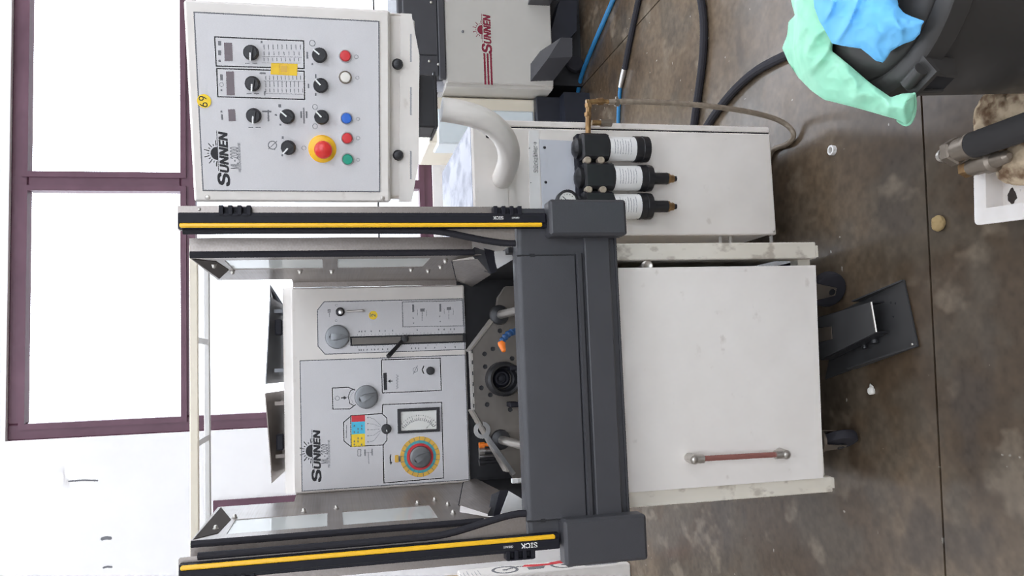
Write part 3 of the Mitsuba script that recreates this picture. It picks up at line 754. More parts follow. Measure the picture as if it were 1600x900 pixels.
def light_curtain(s, label):
    t = thing('light_curtain', label, 'light curtain', 'light curtains on the machine front')
    i = s; Y = 2.0835
    if s > 0:
        xo, xi, xy, zt = .399, .337, .347, 1.889
        curve = [(.342, 1.88), (.342, 1.5), (.341, 1.32), (.338, 1.26), (.320, 1.17), (.308, 1.10), (.306, 1.068)]
    else:
        xo, xi, xy, zt = -.495, -.423, -.4395, 1.889
        curve = [(-.426, 1.85), (-.426, 1.5), (-.425, 1.32), (-.421, 1.26), (-.402, 1.17), (-.388, 1.10), (-.387, 1.068)]
    curve = [(x * .99, 1.54 + (z - 1.54) * .99) for x, z in curve]; curve[-1] = (curve[-1][0], 1.0665)
    g = Polygon([(xo, 1.066), (xo, zt), (curve[0][0], zt)] + curve).buffer(-.006).buffer(.006)
    add('mounting_sheet', sheet_xz(g, Y, Y + .003), 'steel', t, smooth=False)
    add('outer_fold', box(xo - .002 * i, xo, Y, Y + .06, 1.07, zt), 'steel', t)
    add('edge_trim', tube([(x, Y - .001, z) for x, z in curve], .0088, 12), 'rubber', t, label='black rubber edge trim')
    a, b_ = xy + i * .004, xy + i * .031
    z0, z1 = .988, 1.884
    hs = add('housing', [box(a, b_, Y - .030, Y - .001, z0, z1, .003), box(xy - .006, xy + .006, Y - .024, Y - .001, z0, z1)], 'navy_black', t, label='black sensor housing')
    add('yellow_strip', [box(xy - .0052, xy + .0052, Y - .034, Y - .022, 1.0, 1.880, .003)], 'yellow_strip', hs, label='yellow strip')
    add('groove', [box(xy + i * .022, xy + i * .0235, Y - .0315, Y - .029, z0 + .02, z1 - .08)], 'dark_inside', hs)
    for z in (1.755, 1.09):
        c0 = xy + i * .036
        k_ = add('clamp_bracket', [box(c0 - .012, c0 + .012, Y - .034, Y - .001, z + d * .021 - .005, z + d * .021 + .005, .001) for d in (-1.5, -.5, .5, 1.5)] + [box(c0 - .012, c0 + .0105, Y - .018, Y - .001, z - .033, z + .033), box(c0 - .013, c0 - .010, Y - .033, Y - .001, z - .033, z + .033)], 'navy_black', t)
    for z in (1.09, 1.84):
        add('screw', bolt_at((xo - i * .008, Y, z), (0, -1, 0), .004, .003), 'zinc', t)
    add('screw', bolt_at((xi + i * .006 if s > 0 else -.437, Y, 1.878), (0, -1, 0), .004, .003), 'ink_soft', t)
    tf = Face((xy + i * .0165, Y - .0305, 1.015), (0, 0, 1), (-1, 0, 0))
    if s < 0:
        add('lettering', [tf.text('SICK', (.052, 0), .0125, .0, bold=True, anchor='r' if 0 else 'c'), tf.text('detect', (.105, -.0005), .006, 0)], 'white_print', hs, smooth=False)
    else:
        add('lettering', [tf.text('SICK', (.10, -.001), .008, .0, bold=True), tf.text('detect', (.055, -.001), .005, 0)], 'white_print', hs, smooth=False)
    return t


light_curtain(1, 'right light curtain with a yellow strip, under the control pendant')
light_curtain(-1, 'left light curtain with a yellow strip, on the side of the cartons')

# ------------------------------------------------------------------ control pendant
PO = at(450, 165, 2.0); al = math.radians(18)
PF = Face(PO, (math.cos(al), -math.sin(al), 0), (0, 0, 1))
pt = thing('control_pendant', 'cream control pendant with grey button panel on a bent white arm', 'control panel')
PZ = PO[2]


def pbox(u0, u1, v0, v1, w0, w1, b_=.004):
    m = box(u0, u1, v0, v1, w0, w1, b_); return PF.put(m)


v_ = lambda z: z - PZ
door = add('front_door', [pbox(-.231, .229, v_(1.385), v_(1.850), -.032, -.0015, .006)], 'white_paint', pt, label='cream front door of the pendant')
hz = add('housing', [pbox(-.222, .226, v_(1.345), v_(1.842), -.17, -.033, .006)], 'white_paint', pt)
br = add('mounting_bracket', [PF.put(hull([(u, v, w) for w in (-.030, -.026) for u, v in ((.226, v_(1.358)), (.226, v_(1.332)), (.13, v_(1.312)), (-.13, v_(1.312)), (-.232, v_(1.330)), (-.232, v_(1.362)))])),
                              PF.put(hull([(u, v, w) for v in (v_(1.312), v_(1.316)) for u, w in ((.13, -.028), (-.13, -.028), (-.20, -.16), (.2, -.16))])),
                              pbox(-.226, -.222, v_(1.33), v_(1.39), -.17, -.03, .001), pbox(.222, .226, v_(1.33), v_(1.39), -.17, -.03, .001), pbox(-.222, .222, v_(1.312), v_(1.345), -.166, -.14)], 'white_paint', pt, label='cream bracket under the pendant')
for y in (75, 158, 258):
    a_, b_ = PF.px(642, y - 22, -.025), PF.px(642, y + 22, -.025)
    add('slot', PF.line([a_, b_], .004, -.0262), 'ink_pale', br, smooth=False)
for p in ((620.5, 100.5), (621.5, 242)):
    c = PF.px(*p, -.025)
    add('clamp_knob', [PF.turned([(0, -.012), (.008, -.012), (.008, 0), (.0125, .002), (.0135, .008), (.010, .014), (0, .016)], c, -.021)], 'black_plastic', pt)
for p in ((324, 308.5), (597.5, 310)):
    add('door_screw', [PF.turned([(0, 0), (.006, 0), (.005, .003), (0, .004)], PF.px(*p), -.0015)], 'zinc', pt)
fp = add('face_panel', [PF.put(extrude(rounded([(-.203, v_(1.412)), (.202, v_(1.412)), (.202, v_(1.828)), (-.203, v_(1.828))], .003), .0022), -.0015)], 'panel_grey', pt, label='grey button panel', smooth=False)
PW0 = .0007


def c1(x, y):
    return PF.px(280 + x / 2.8125, y / 2.8125)


add('outline', [PF.line([(-.203, v_(1.412)), (.202, v_(1.412)), (.202, v_(1.828)), (-.203, v_(1.828))], .0028, PW0, True)], 'ink_soft', fp, smooth=False)
add('printed_frame', [PF.line([c1(156, 162), c1(547, 180), c1(549, 301), c1(163, 290)], .0026, PW0, True), PF.line([c1(165, 301), c1(549, 313), c1(551, 437), c1(170, 425)], .0026, PW0, True)], 'ink', fp, smooth=False)
for a, b_ in (((197, 188), (235, 268)), ((206, 314), (243, 419)), ((215, 480), (248, 532))):
    p = [c1(a[0], a[1]), c1(b_[0] - 3, a[1]), c1(b_[0] + 1, b_[1]), c1(a[0] + 3, b_[1])]
    add('display', PF.poly(Polygon(p), PW0, .001), 'display_red', fp, label='dark red digital display', smooth=False)
sy = []
for (x0, y0, dx, n, g, L) in ((372, 207, 20, 9, 1, 22), (372, 235, 22, 8, 1, 16), (372, 262, 19, 9, 1, 14), (380, 342, 17, 10, 1, 18), (380, 370, 18, 9, 1, 26), (380, 398, 18, 10, 1, 16)):
    for i in range(n):
        x = x0 + i * dx; sy.append(PF.line([c1(x, y0 - L / 2), c1(x + 1, y0 + L / 2)], .0016, PW0))
    if L < 20:
        sy.append(PF.line([c1(x0 - 8, y0 + 14), c1(x0 + n * dx - 8, y0 + 16)], .0007, PW0))
for x, y, w_, h_ in ((178, 190, 14, 20), (178, 232, 14, 22), (178, 268, 10, 10), (186, 340, 12, 26), (186, 396, 8, 8), (186, 490, 8, 8), (188, 512, 8, 20), (190, 522, 8, 10), (385, 490, 40, 8), (392, 508, 8, 50), (548, 508, 8, 70), (536, 504, 8, 30), (560, 504, 8, 30),
                     (442, 465, 12, 14), (425, 505, 10, 8), (445, 548, 8, 8), (563, 243, 8, 30), (585, 282, 7, 9), (568, 378, 7, 20), (600, 335, 7, 18), (600, 415, 8, 12), (455, 605, 9, 12), (453, 682, 8, 10), (367, 322, 26, 8), (376, 410, 6, 20), (362, 185, 8, 10), (420, 655, 4, 8)):
    sy.append(PF.rect(c1(x - w_ / 2, y - h_ / 2), c1(x + w_ / 2, y + h_ / 2), PW0))
for x, y in ((316, 278), (323, 412), (330, 560)):
    sy += [PF.line([c1(x - 26, y), c1(x - 4, y)], .002, PW0), PF.line([c1(x + 6, y), c1(x + 28, y)], .002, PW0)]
for x, y, r_ in ((186, 372, 10), (410, 638, 20), (597, 470, 12), (597, 555, 12), (548, 650, 10), (585, 190, 14), (778, 250, 9), (783, 342, 8), (786, 523, 8), (786, 607, 9), (786, 702, 8)):
    q = np.linalg.norm(c1(x + r_, y) - c1(x, y)); sy.append(PF.disc(c1(x, y), q, PW0, r0=q * .8))
sy.append(PF.line([c1(392, 655), c1(430, 620)], .0016, PW0))
add('printed_symbols', sy, 'ink_soft', fp, kind='stuff', smooth=False)
logo(PF, c1(222, 812), c1(212, 582), c1(172, 700)[1] - c1(222, 700)[1], fp, w=PW0)
add('type_lettering', [PF.text('ML-2000', c1(242, 694), .017, PW0, bold=True, fit=abs(c1(242, 645)[0] - c1(242, 742)[0])), PF.text('PRECISION HONING MACHINE', c1(265, 692), .0055, PW0, bold=True, fit=abs(c1(265, 628)[0] - c1(265, 756)[0]))], 'ink_soft', fp, smooth=False)


def switch(c, tip_, r=.0175):
    k_ = add('rotary_switch', [PF.turned([(0, 0), (r, 0), (r, .006), (r * .92, .008), (r * .9, .018), (r * .78, .021), (0, .021)], c, PW0, 28)], 'black_plastic', fp, label=None)
    d = unit(tip_ - c)
    q = np.array([-d[1], d[0]])
    add('grip', PF.put(hull([(p[0], p[1], z) for z, f_ in ((.018, 1), (.028, .8)) for p in (c + d * r * .95 * f_ + q * .004, c + d * r * .95 * f_ - q * .004, c - d * r * .7 + q * .006, c - d * r * .7 - q * .006)]), PW0), 'black_plastic', k_)
    add('pointer', PF.line([c + d * r * .05, c + d * r * 1.05], r * .20, PW0 + .0262, d=.002), 'white_print', k_, smooth=False)


for p, t in (((316, 232), (316, 262)), ((323, 368), (322, 400)), ((328, 508), (327, 540)), ((475, 512), (455, 495)), ((480, 648), (460, 670)), ((617, 243), (597, 226)), ((622, 376), (600, 352)), ((626, 515), (604, 492))):
    switch(c1(*p), c1(*t))
for p, m, l in (((730, 247), 'red_button', 'red push button'), ((730, 340), 'white_button', 'white push button'), ((735, 520), 'blue_button', 'blue push button'), ((738, 607), 'red_button', 'red push button'), ((740, 699), 'green_button', 'green push button')):
    rim = 'steel_fit' if m == 'white_button' else 'chrome'
    k_ = add('push_button', PF.turned([(0, 0), (.0120, 0), (.0120, .011), (.0105, .0135), (0, .014)], c1(*p), PW0, 28), m, fp, label=l)
    add('bezel', PF.turned([(.0122, 0), (.0155, 0), (.0150, .006), (.0132, .010), (.0122, .0095), (.0122, 0)], c1(*p), PW0, 28), rim, k_)
k_ = add('emergency_stop', PF.turned([(0, .008), (.014, .008), (.015, .020), (.020, .022), (.0215, .030), (.0195, .038), (.012, .042), (0, .043)], c1(633, 655), PW0, 40), 'red_plastic', fp, label='red mushroom emergency stop button')
add('collar', PF.turned([(0, 0), (.0335, 0), (.0325, .006), (.024, .010), (0, .010)], c1(629, 654), PW0, 40), 'estop_yellow', k_, label='yellow collar')
yl = add('yellow_label', PF.poly(Polygon([c1(404, 277), c1(520, 281), c1(518, 333), c1(402, 327)]), PW0 + .0008, .0006), 'yellow_label', fp, label='yellow rectangular label', smooth=False)
add('label_print', [PF.line([c1(440, 283), c1(482, 284), c1(482, 325), c1(440, 324)], .0012, PW0 + .0014, True), PF.rect(c1(446, 288), c1(476, 318), PW0 + .0014)], 'gold_print', yl, smooth=False)
k_ = add('round_sticker', PF.disc(c1(110, 444), np.linalg.norm(c1(110, 444) - c1(141, 444)), PW0 + .002, .0008), 'yellow_sticker', fp, label='round yellow sticker numbered 69', smooth=False)
add('number', PF.text('69', c1(106, 446), .017, PW0 + .0028, bold=False, rot=0.1), 'ink', k_, smooth=False)
# arm
A = [at(690, 171, 2.09), at(730, 178, 2.10), at(766, 193, 2.13), at(789, 218, 2.18), at(795, 248, 2.27), at(788, 272, 2.38), at(783, 285, 2.46)]
dirv = PF.n * -1
ar = add('support_arm', tube(A, .0315, 28, 10), 'white_paint', pt, label='bent cream tube arm')
add('arm_collar', turned([(0, 0), (.040, 0), (.038, .008), (.031, .012), (0, .012)], at(783, 285, 2.44) + [0, .03, 0], (0.0, -1, 0)), 'white_paint', ar)
c0, c1_ = at(664, 168, 2.09), at(680, 169.5, 2.09)
add('swivel_flange', [box(c0[0] - .066, c0[0] + .07, 2.04, 2.14, c1_[2], 1.318, .004), box(c0[0] - .072, c0[0] + .076, 2.035, 2.145, c1_[2] + .004, c1_[2] + .010)], 'black_plastic', pt, label='black swivel flange')

# ------------------------------------------------------------------ electrical cabinet behind, right
ec = thing('electrical_cabinet', 'tall cream cabinet with filters on its front, right of the honing machine', 'cabinet')
CY = 2.44
body = add('body', [box(.385, .728, CY + .022, 3.10, .105, 1.10, .004)], 'white_paint', ec)
add('front_door', [box(.378, .714, CY, CY + .020, .110, .990, .004)], 'white_paint', ec, label='cream front door')
add('side_flange', [box(.720, .739, CY + .006, CY + .03, .108, 1.05, .003)], 'white_paint', ec)
add('door_gap', [box(.712, .722, CY + .010, CY + .022, .11, .985)], 'dark_inside', ec)
uc = add('upper_cover', [box(.37, .724, CY - .018, 3.08, 1.000, 1.112, .006), box(.37, .62, CY - .018, CY + .05, .985, 1.002)], 'white_paint', ec, label='cream upper cover carrying the arm')
add('top_sheet', [box(.374, .720, CY - .008, 3.078, 1.1115, 1.1135)], 'dusty_top', ec, label='dusty scratched top')
E_ = Face((0, CY, 0), (1, 0, 0), (0, 0, 1)); ep = E_.px
add('label_strip', [E_.put(extrude(Polygon([ep(826, 204), ep(841, 204), ep(845, 345), ep(828, 345)]), .004))], 'label_white', ec, label='white label strip', smooth=False)
add('lettering', [E_.text('Stückzähler→', ep(836, 246), .0145, .004, fit=abs(ep(836, 222)[0] - ep(836, 270)[0]))], 'ink', ec, smooth=False)
add('mounting_plate', [E_.put(extrude(Polygon([ep(842, 218), ep(900, 221), ep(904, 345), ep(848, 345)]), .003))], 'pale_fill', ec, label='pale blue-grey mounting plate', smooth=False)
for p in ((850.5, 231), (852.5, 285), (827, 232), (829, 286)):
    q = E_.w(ep(*p), .0)
    add('rivet', bolt_at(q, (0, -1, 0), .005 if p[0] > 840 else .002, .006), 'black_plastic', ec)
q = atx(762, 213, .57); q = at(762, 213, CY - .018); 
add('cover_screw', bolt_at(q, (0, -1, 0), .006, .005), 'black_plastic', ec)
add('corner_bolt', bolt_at(at(1209, 361, CY), (0, -1, 0), .004, .004), 'zinc', ec)
add('foot', [box(.42, .47, 2.72, 2.78, 0, .106), box(.65, .70, 2.72, 2.78, 0, .106), box(.39, .44, 3.0, 3.06, 0, .106), box(.68, .72, 3.0, 3.06, 0, .106)], 'dark_inside', ec)
for x_, zz in ((1130, .0), (1146, 0), (1210, 0)):
    z_ = at(x_, 375, 2.5)[2]
    add('conduit', [cyl((.318, 2.52, z_), (.386, 2.52, z_), .006)], 'pale_metal', ec)

# air filter set
af = thing('air_filter_set', 'black air filter and regulator set with three white-banded bowls', 'air filter')
FY = CY - .045


def bowl(py0, py1, px0, px1, px2, px3):
    """one unit: body from px0 to px1, white-banded bowl to px2, end cap to px3, all hanging downwards"""
    cy = (py0 + py1) / 2; r = abs(at(950, py0, FY)[0] - at(950, py1, FY)[0]) / 2
    ctr = lambda x: np.array([at(x, cy, FY)[0] * 1.0, FY, at(x, cy, FY)[2]])
    a, b_, c_, d_ = ctr(px0), ctr(px1), ctr(px2), ctr(px3)
    a[0] = b_[0] = c_[0] = d_[0] = (b_[0] + c_[0]) / 2
    k_ = add('body', [hull([(a[0] + sx * r * .98, FY + sy_ * r * .75, z) for sx in (-1, 1) for sy_ in (-1, 1) for z in (a[2], b_[2] + .01)] + [(a[0] + sx * r * .8, FY - r * .98, z) for sx in (-1, 1) for z in (a[2] - .006, b_[2] + .006)]), cyl(b_ + [0, 0, .012], b_, r * .98)], 'black_plastic', af)
    add('bowl', [cyl(b_, c_, r * .93, n=36)], 'label_white', k_, label='white labelled bowl')
    tl = []
    for j in range(7):
        z = b_[2] + (c_[2] - b_[2]) * (.18 + .1 * j)
        an = np.linspace(-2.25, -0.9 - .12 * (j % 3), 10)
        tl.append(tube([(a[0] + r * .935 * math.cos(t), FY + r * .935 * math.sin(t), z) for t in an], .0009, 6, smooth=False))
    add('bowl_print', tl, 'ink_pale', k_, smooth=False)
    add('end_cap', [turned([(0, 0), (r * 1.0, 0), (r * 1.0, (c_[2] - d_[2]) * .45), (r * .97, (c_[2] - d_[2]) * .5), (r * 1.02, (c_[2] - d_[2]) * .55), (r * .98, c_[2] - d_[2]), (0, c_[2] - d_[2])], c_, (0, 0, -1), 36)], 'black_plastic', k_)
    add('adjuster', [turned([(0, 0), (r * .75, 0), (r * .78, .012), (r * .55, .02), (.006, .024), (0, .024)], a + [0, 0, -.001], (0, 0, 1), 28)], 'black_plastic', k_)
    return d_, r


e1, r1 = bowl(213, 253, 905, 948, 989, 1011)
add('drain_stub', cyl(e1 + [0, 0, .002], e1 - [0, 0, .012], .006), 'black_plastic', af)
for py0, py1, px0 in ((258, 299, 909), (302, 343, 909)):
    e2, r2 = bowl(py0, py1, px0, 956, 997, 1016)
    k_ = add('drain_fitting', [cyl(e2 + [0, 0, .002], e2 - [0, 0, .008], .010), cyl(e2 - [0, 0, .006], e2 - [0, 0, .056], .0185, n=20)], 'black_plastic', af)
    add('brass_tip', [cyl(e2 - [0, 0, .055], e2 - [0, 0, .062], .017), cyl(e2 - [0, 0, .062], e2 - [0, 0, .077], .0125, n=6)], 'old_brass', k_)
    add('brass_end', cyl(e2 - [0, 0, .076], e2 - [0, 0, .086], .0085), 'black_plastic', k_)
zz = at(930, 270, FY)[2]
add('carrier_rail', [box(at(912, 345, FY)[0], at(908, 208, FY)[0], CY - .04, CY - .001, at(915, 270, FY)[2] + .0, at(904, 270, FY)[2], .003)], 'navy_black', af)
for p in ((918, 250), (939, 250), (920, 296), (942, 296)):
    q = at(*p, FY - .034)
    add('clamp_bolt', [turned([(0, 0), (.0115, 0), (.0115, .018), (.009, .021), (.005, .021), (.005, .018), (0, .018)], q + [0, .016, 0], (0, -1, 0), 18)], 'bolt_beige', af)
g0 = at(884, 316, FY - .01)
k_ = add('pressure_gauge', [turned([(0, 0), (.034, 0), (.034, .024), (.028, .026), (.026, .020), (0, .020)], g0, (0, -1, 0), 40)], 'black_plastic', af, label='round pressure gauge')
add('gauge_face', turned([(0, 0), (.026, 0), (.026, .0015), (0, .0015)], g0 + [0, -.020, 0], (0, -1, 0), 32), 'meter_face', k_)
add('gauge_needle', [cyl(g0 + [-.012, -.0225, -.012], g0 + [.012, -.0225, .014], .0012), cyl(g0 + [0, -.0212, 0], g0 + [0, -.0245, 0], .004)] + [box(g0[0] + .02 * math.cos(a) - .0012, g0[0] + .02 * math.cos(a) + .0012, g0[1] - .0224, g0[1] - .0214, g0[2] + .02 * math.sin(a) - .0012, g0[2] + .02 * math.sin(a) + .0012) for a in np.linspace(-.8, 3.9, 12)], 'ink', k_)
add('gauge_pipe', [cyl(g0 + [0, -.004, 0], g0 + [0, .055 - .0, 0], .008), cyl(g0 + [0, -.004, 0], g0 + [-.0, -.004, -.05], .006)], 'old_brass', af)
q = [at(918, 210, FY), at(919, 186, FY), at(919.5, 160, FY), at(942, 158, FY), at(957, 160, FY), at(925, 192, FY), at(938, 192, FY), at(955, 192, FY)]
el = add('brass_elbow', [cyl(q[0] - [.02, 0, 0], q[2] + (q[2] - q[1]) * .12, .0085), cyl(q[2] + [0, 0, .008], q[3], .0085), cyl(q[1] + [.008, 0, 0], q[1] + [.02, 0, 0], .0115, n=6), cyl(q[2] * .8 + q[1] * .2 - [.006, 0, 0], q[2] * .8 + q[1] * .2 + [.006, 0, 0], .0115, n=6), cyl(q[3] * .6 + q[2] * .4, q[3], .0115, n=6), cyl(q[3], q[4], .0065), cyl(q[5], q[6], .0085)], 'old_brass', af, label='brass elbow')
add('plug_cap', cyl(q[6], q[7], .0115, n=20), 'steel_fit', el)
hk = tube([q[4] + [0, 0, .012], at(1000, 159, FY), at(1100, 165, FY + .02), at(1180, 177, FY + .05), at(1226, 193, 2.46) + [0, 0, .0], fl(1240, 210, .016), fl(1228, 226, .012), fl(1205, 238, .010), (.60, 2.66, .010), (.5, 2.8, .010)], .0088, 12)
add('air_hose', hk, 'dirty_hose', label='brownish air hose looping from the brass elbow down to the floor', cat='hose')
add('hose_clamp', [turned([(.0092, -.006), (.0115, -.006), (.0115, .006), (.0092, .006), (.0092, -.006)], at(964, 160.5, FY), (0, 0, -1), 20), box(at(960, 155, FY)[0] - .003, at(960, 155, FY)[0] + .008, FY - .004, FY + .004, at(964, 160, FY)[2] - .004, at(964, 160, FY)[2] + .004)], 'steel_fit', label='small steel clamp on the air hose below the brass elbow', cat='hose clamp')

# ------------------------------------------------------------------ frame rails behind the head
rf = thing('tube_frame', 'cream tubular stand with two long rails, behind the machine head', 'tubular stand')
FX = (-.775, .515)
add('front_rail', [box(FX[0] - .012, FX[1] + .012, 3.60, 3.625, 2.066, 2.100, .004)], 'cream_paint', rf)
add('rear_rail', [box(-.68, FX[1] + .012, 3.94, 3.965, 2.066, 2.092, .004)], 'pale_metal', rf)
for x in (-.285, .135):
    add('rung', [box(x - .012, x + .012, 3.62, 3.945, 2.068, 2.078)], 'pale_metal', rf)
for x, xe in zip(FX, (-.39, .30)):
    add('post', [box(x - .012, x + .012, 3.6005, 3.6245, .78, 2.068)], 'cream_paint', rf)
    add('foot_arm', [box(min(x - .012, xe - .012), max(x + .012, xe + .012), 3.6005, 3.6245, .756, .78), box(xe - .012, xe + .012, 3.012, 3.61, .756, .78)], 'cream_paint', rf)
for x in (-.66, FX[1]):
    add('end_rail', [box(x - .012, x + .012, 3.62, 3.945, 2.068, 2.088)], 'pale_metal', rf)

# ------------------------------------------------------------------ foot pedal on the floor
ft = thing('foot_pedal', 'dark grey sheet steel foot pedal on the floor in front of the machine', 'foot pedal')
fa = fl(1415, 438); fb = fl(1437, 540); fc = fl(1335, 577); fd = fl(1345, 472)
u = unit(fb - fa)
L_ = lambda a, b_, s: a + (b_ - a) * s
add('base_plate', plate3([fa + [0, 0, .0045], fb + [0, 0, .0045], L_(fb, fc, 1.5) + [0, 0, .0045], L_(fa, fd, 1.5) + [0, 0, .0045]], .005), 'pedal_grey', ft)
for a, b_ in ((fa, fd), (fb, fc)):
    e = L_(a, b_, .95)
    add('side_flange', hull([a + u * s * .002 + [0, 0, .002] for s in (-1, 1)] + [a + u * s * .002 + [0, 0, .012] for s in (-1, 1)] + [e + u * s * .002 + [0, 0, .002] for s in (-1, 1)] + [e + u * s * .002 + [0, 0, .038] for s in (-1, 1)]), 'pedal_grey', ft)
ta, tb, tc, td = fl(1362, 472, .055), fl(1370, 519, .055), fl(1283, 562, .082), fl(1278, 497, .082)
add('treadle', [plate3([ta, tb, tc, td], .006)], 'pedal_grey', ft)
add('treadle_lip', [tube([ta + [0, 0, .001], tb + [0, 0, .001]], .003, 8, smooth=False)], 'zinc', ft)
add('treadle_side', [plate3([p + d for p in (tb, tc) for d in (np.zeros(3), np.array([0, 0, -.04]))], .004), plate3([p + d for p in (ta, td) for d in (np.zeros(3), np.array([0, 0, -.04]))], .004)], 'black_plastic', ft)
add('worn_plate', plate3([fl(1279, 513, .079) + [0, 0, .006], fl(1302, 510, .074) + [0, 0, .006], fl(1303, 530, .074) + [0, 0, .006], fl(1281, 535, .079) + [0, 0, .006]], .002), 'steel_fit', ft)
q0 = fl(1365, 528, .02)
add('hinge', [cyl(q0 - u * .02, q0 + u * .016, .012), cyl(q0 - u * .02 + [.0, .05, 0], q0 + u * .03 + [0, .05, 0], .008)], 'black_plastic', ft)
for p in ((1392, 473), (1399, 474), (1396, 495)):
    q = fl(*p, .007)
    add('hole', cyl(q - [0, 0, .001], q + [0, 0, .0006], .003, n=10), 'dark_inside', ft)
add('screw', bolt_at(fl(1426, 538, .008), (0, 0, 1), .004, .004), 'zinc', ft)

# wrench lying across the plate
w0, w1_ = at(753, 672, 2.575), at(803, 741, 2.56)
wr_ = thing('wrench', 'silver open-ended wrench lying on the spindle plate inside the machine', 'wrench')
ex = unit(w1_ - w0); nz = unit(np.array([0, -1, 0]) - ex * (np.array([0, -1, 0]) @ ex)); ey = np.cross(nz, ex)
WF = Face(w0, ex, ey); L = np.linalg.norm(w1_ - w0)
jaw = Point(0, 0).buffer(.026, 16).difference(Point(0, 0).buffer(.0135, 12)).difference(Polygon([(0, -.006), (0, .008), (-.03, .022), (-.035, .006)]))
add('jaw', WF.put(extrude(jaw, .009), -.002), 'chrome', wr_, smooth=False)
add('shank', WF.put(extrude(Polygon([(.024, -.007), (L, -.006), (L, .006), (.024, .007)]), .006)), 'chrome', wr_, smooth=False)

# ------------------------------------------------------------------ second machine, far right
m2 = thing('second_machine', 'cream and dark grey machine with dark red lettering, in the background beyond the pendant', 'machine')
Y2 = 4.6
G = Face((0, Y2, 0), (1, 0, 0), (0, 0, 1)); gp = G.px


def c8(x, y):
    return gp(620 + x / 4.21, y / 4.21)


dp = add('front_panel', [box(1.603, 2.75, Y2, Y2 + .03, .225, .858, .006)], 'cream_panel', m2, label='cream front panel')
add('side_panel', [box(1.585, 1.615, Y2 + .02, 5.35, .23, .86), box(1.6, 2.75, 4.63, 5.35, .22, .24)], 'cream_panel', m2)
add('upper_body', [box(1.66, 2.75, Y2 + .04, 5.3, .858, 1.13, .01), box(1.64, 2.75, Y2 + .01, Y2 + .05, .90, 1.10, .006)], 'grey_paint', m2, label='dark grey upper body')
add('upper_trim', [box(1.62, 2.75, Y2 - .01, Y2 + .02, .862, .90, .004)], 'grey_paint', m2)
add('upper_groove', [box(1.76, 1.765, Y2 + .005, Y2 + .012, .91, 1.09)], 'dark_inside', m2)
for p in ((215, 400), (275, 420), (228, 12)):
    q = G.w(c8(*p), .0); add('bolt', bolt_at(q + [0, .011, 0], (0, -1, 0), .009, .012), 'zinc', m2)
add('knob', bolt_at(G.w(c8(433, 208)), (0, -1, 0), .008, .01), 'ink_soft', m2)
fs = add('foot_shield', [hull([G.w(c8(*p), w_) for p, w_ in (((1025, 325), .18), ((1098, 325), .18), ((1098, 440), .18), ((945, 335), .0), ((880, 420), .0), ((880, 535), .0), ((945, 455), .18), ((1095, 447), .18), ((1030, 530), .0), ((1090, 325), 0.0))])], 'grey_paint', m2, label='dark grey foot shield')
fs2 = [hull([G.w(c8(*p), w_) for p in ((870, -20), (1003, -20), (1003, 38), (862, 32)) for w_ in (0, .14)])]
add('foot_shield', fs2, 'grey_paint', m2)
add('foot_beam', [hull([G.w(c8(*p), w_) for p in ((1020, 300), (1090, 300), (1200, 180), (1200, -20), (1085, -20), (1085, 110), (1015, 240)) for w_ in (-.25, -.05)])], 'navy_base', m2)
c_ = G.w(c8(1165, 375), -.12)
add('wheel', [turned([(0, -.02), (.045, -.02), (.052, -.012), (.052, .012), (.045, .02), (0, .02)], (c_[0], c_[1], .052), (0.3, -1, 0), 28)], 'rubber', m2)
add('underframe', [box(1.66, 2.7, 4.75, 5.3, .0, .225)], 'dark_inside', m2)
q0, q1 = gp(765, 82), gp(765, 24)
logo(G, (q0[0], q0[1] - .012), (q1[0], q1[1] - .0), .055, m2, 'maroon_print', w=.0006)
add('stripes', [G.rect((gp(0 + 764, 131)[0] - .005, q0[1] - .012 + i * .019), (q0[0] - .006, q0[1] - .001 + i * .019), .0006) for i in range(3)], 'maroon_print', m2, smooth=False)

bc = thing('background_cabinet', 'cream cabinet wrapped in glossy film on a dark plinth, beyond the pendant arm', 'cabinet')
add('body', [box(1.30, 1.575, 4.78, 5.35, .30, .95, .006)], 'cream_paint', bc)
add('film_wrap', [box(1.29, 1.50, 4.765, 5.0, .31, .90, .01)], 'wrap_film', bc, label='glossy clear film wrap')
add('plinth', [box(1.28, 1.578, 4.72, 5.35, 0, .305, .006), hull([(1.30, 4.60, .16), (1.575, 4.62, .16), (1.30, 4.60, 0), (1.575, 4.62, 0), (1.30, 4.74, .16), (1.575, 4.74, .16), (1.30, 4.74, 0), (1.575, 4.74, 0)])], 'navy_base', bc, label='dark plinth')

add('corner_flap', [plate3([at(665, 118, 4.755), at(688, 117, 4.755), at(698, 143, 4.755), at(666, 146, 4.755)], .004)], 'pale_fill', bc)

# hoses on the floor
def hose(name, lab, pts, r, mat, **k_):
    return add('floor_hose', tube([fl(x, y, r + .001) for x, y in pts], r, 10, 8), mat, label=lab, cat='hose', **k_)


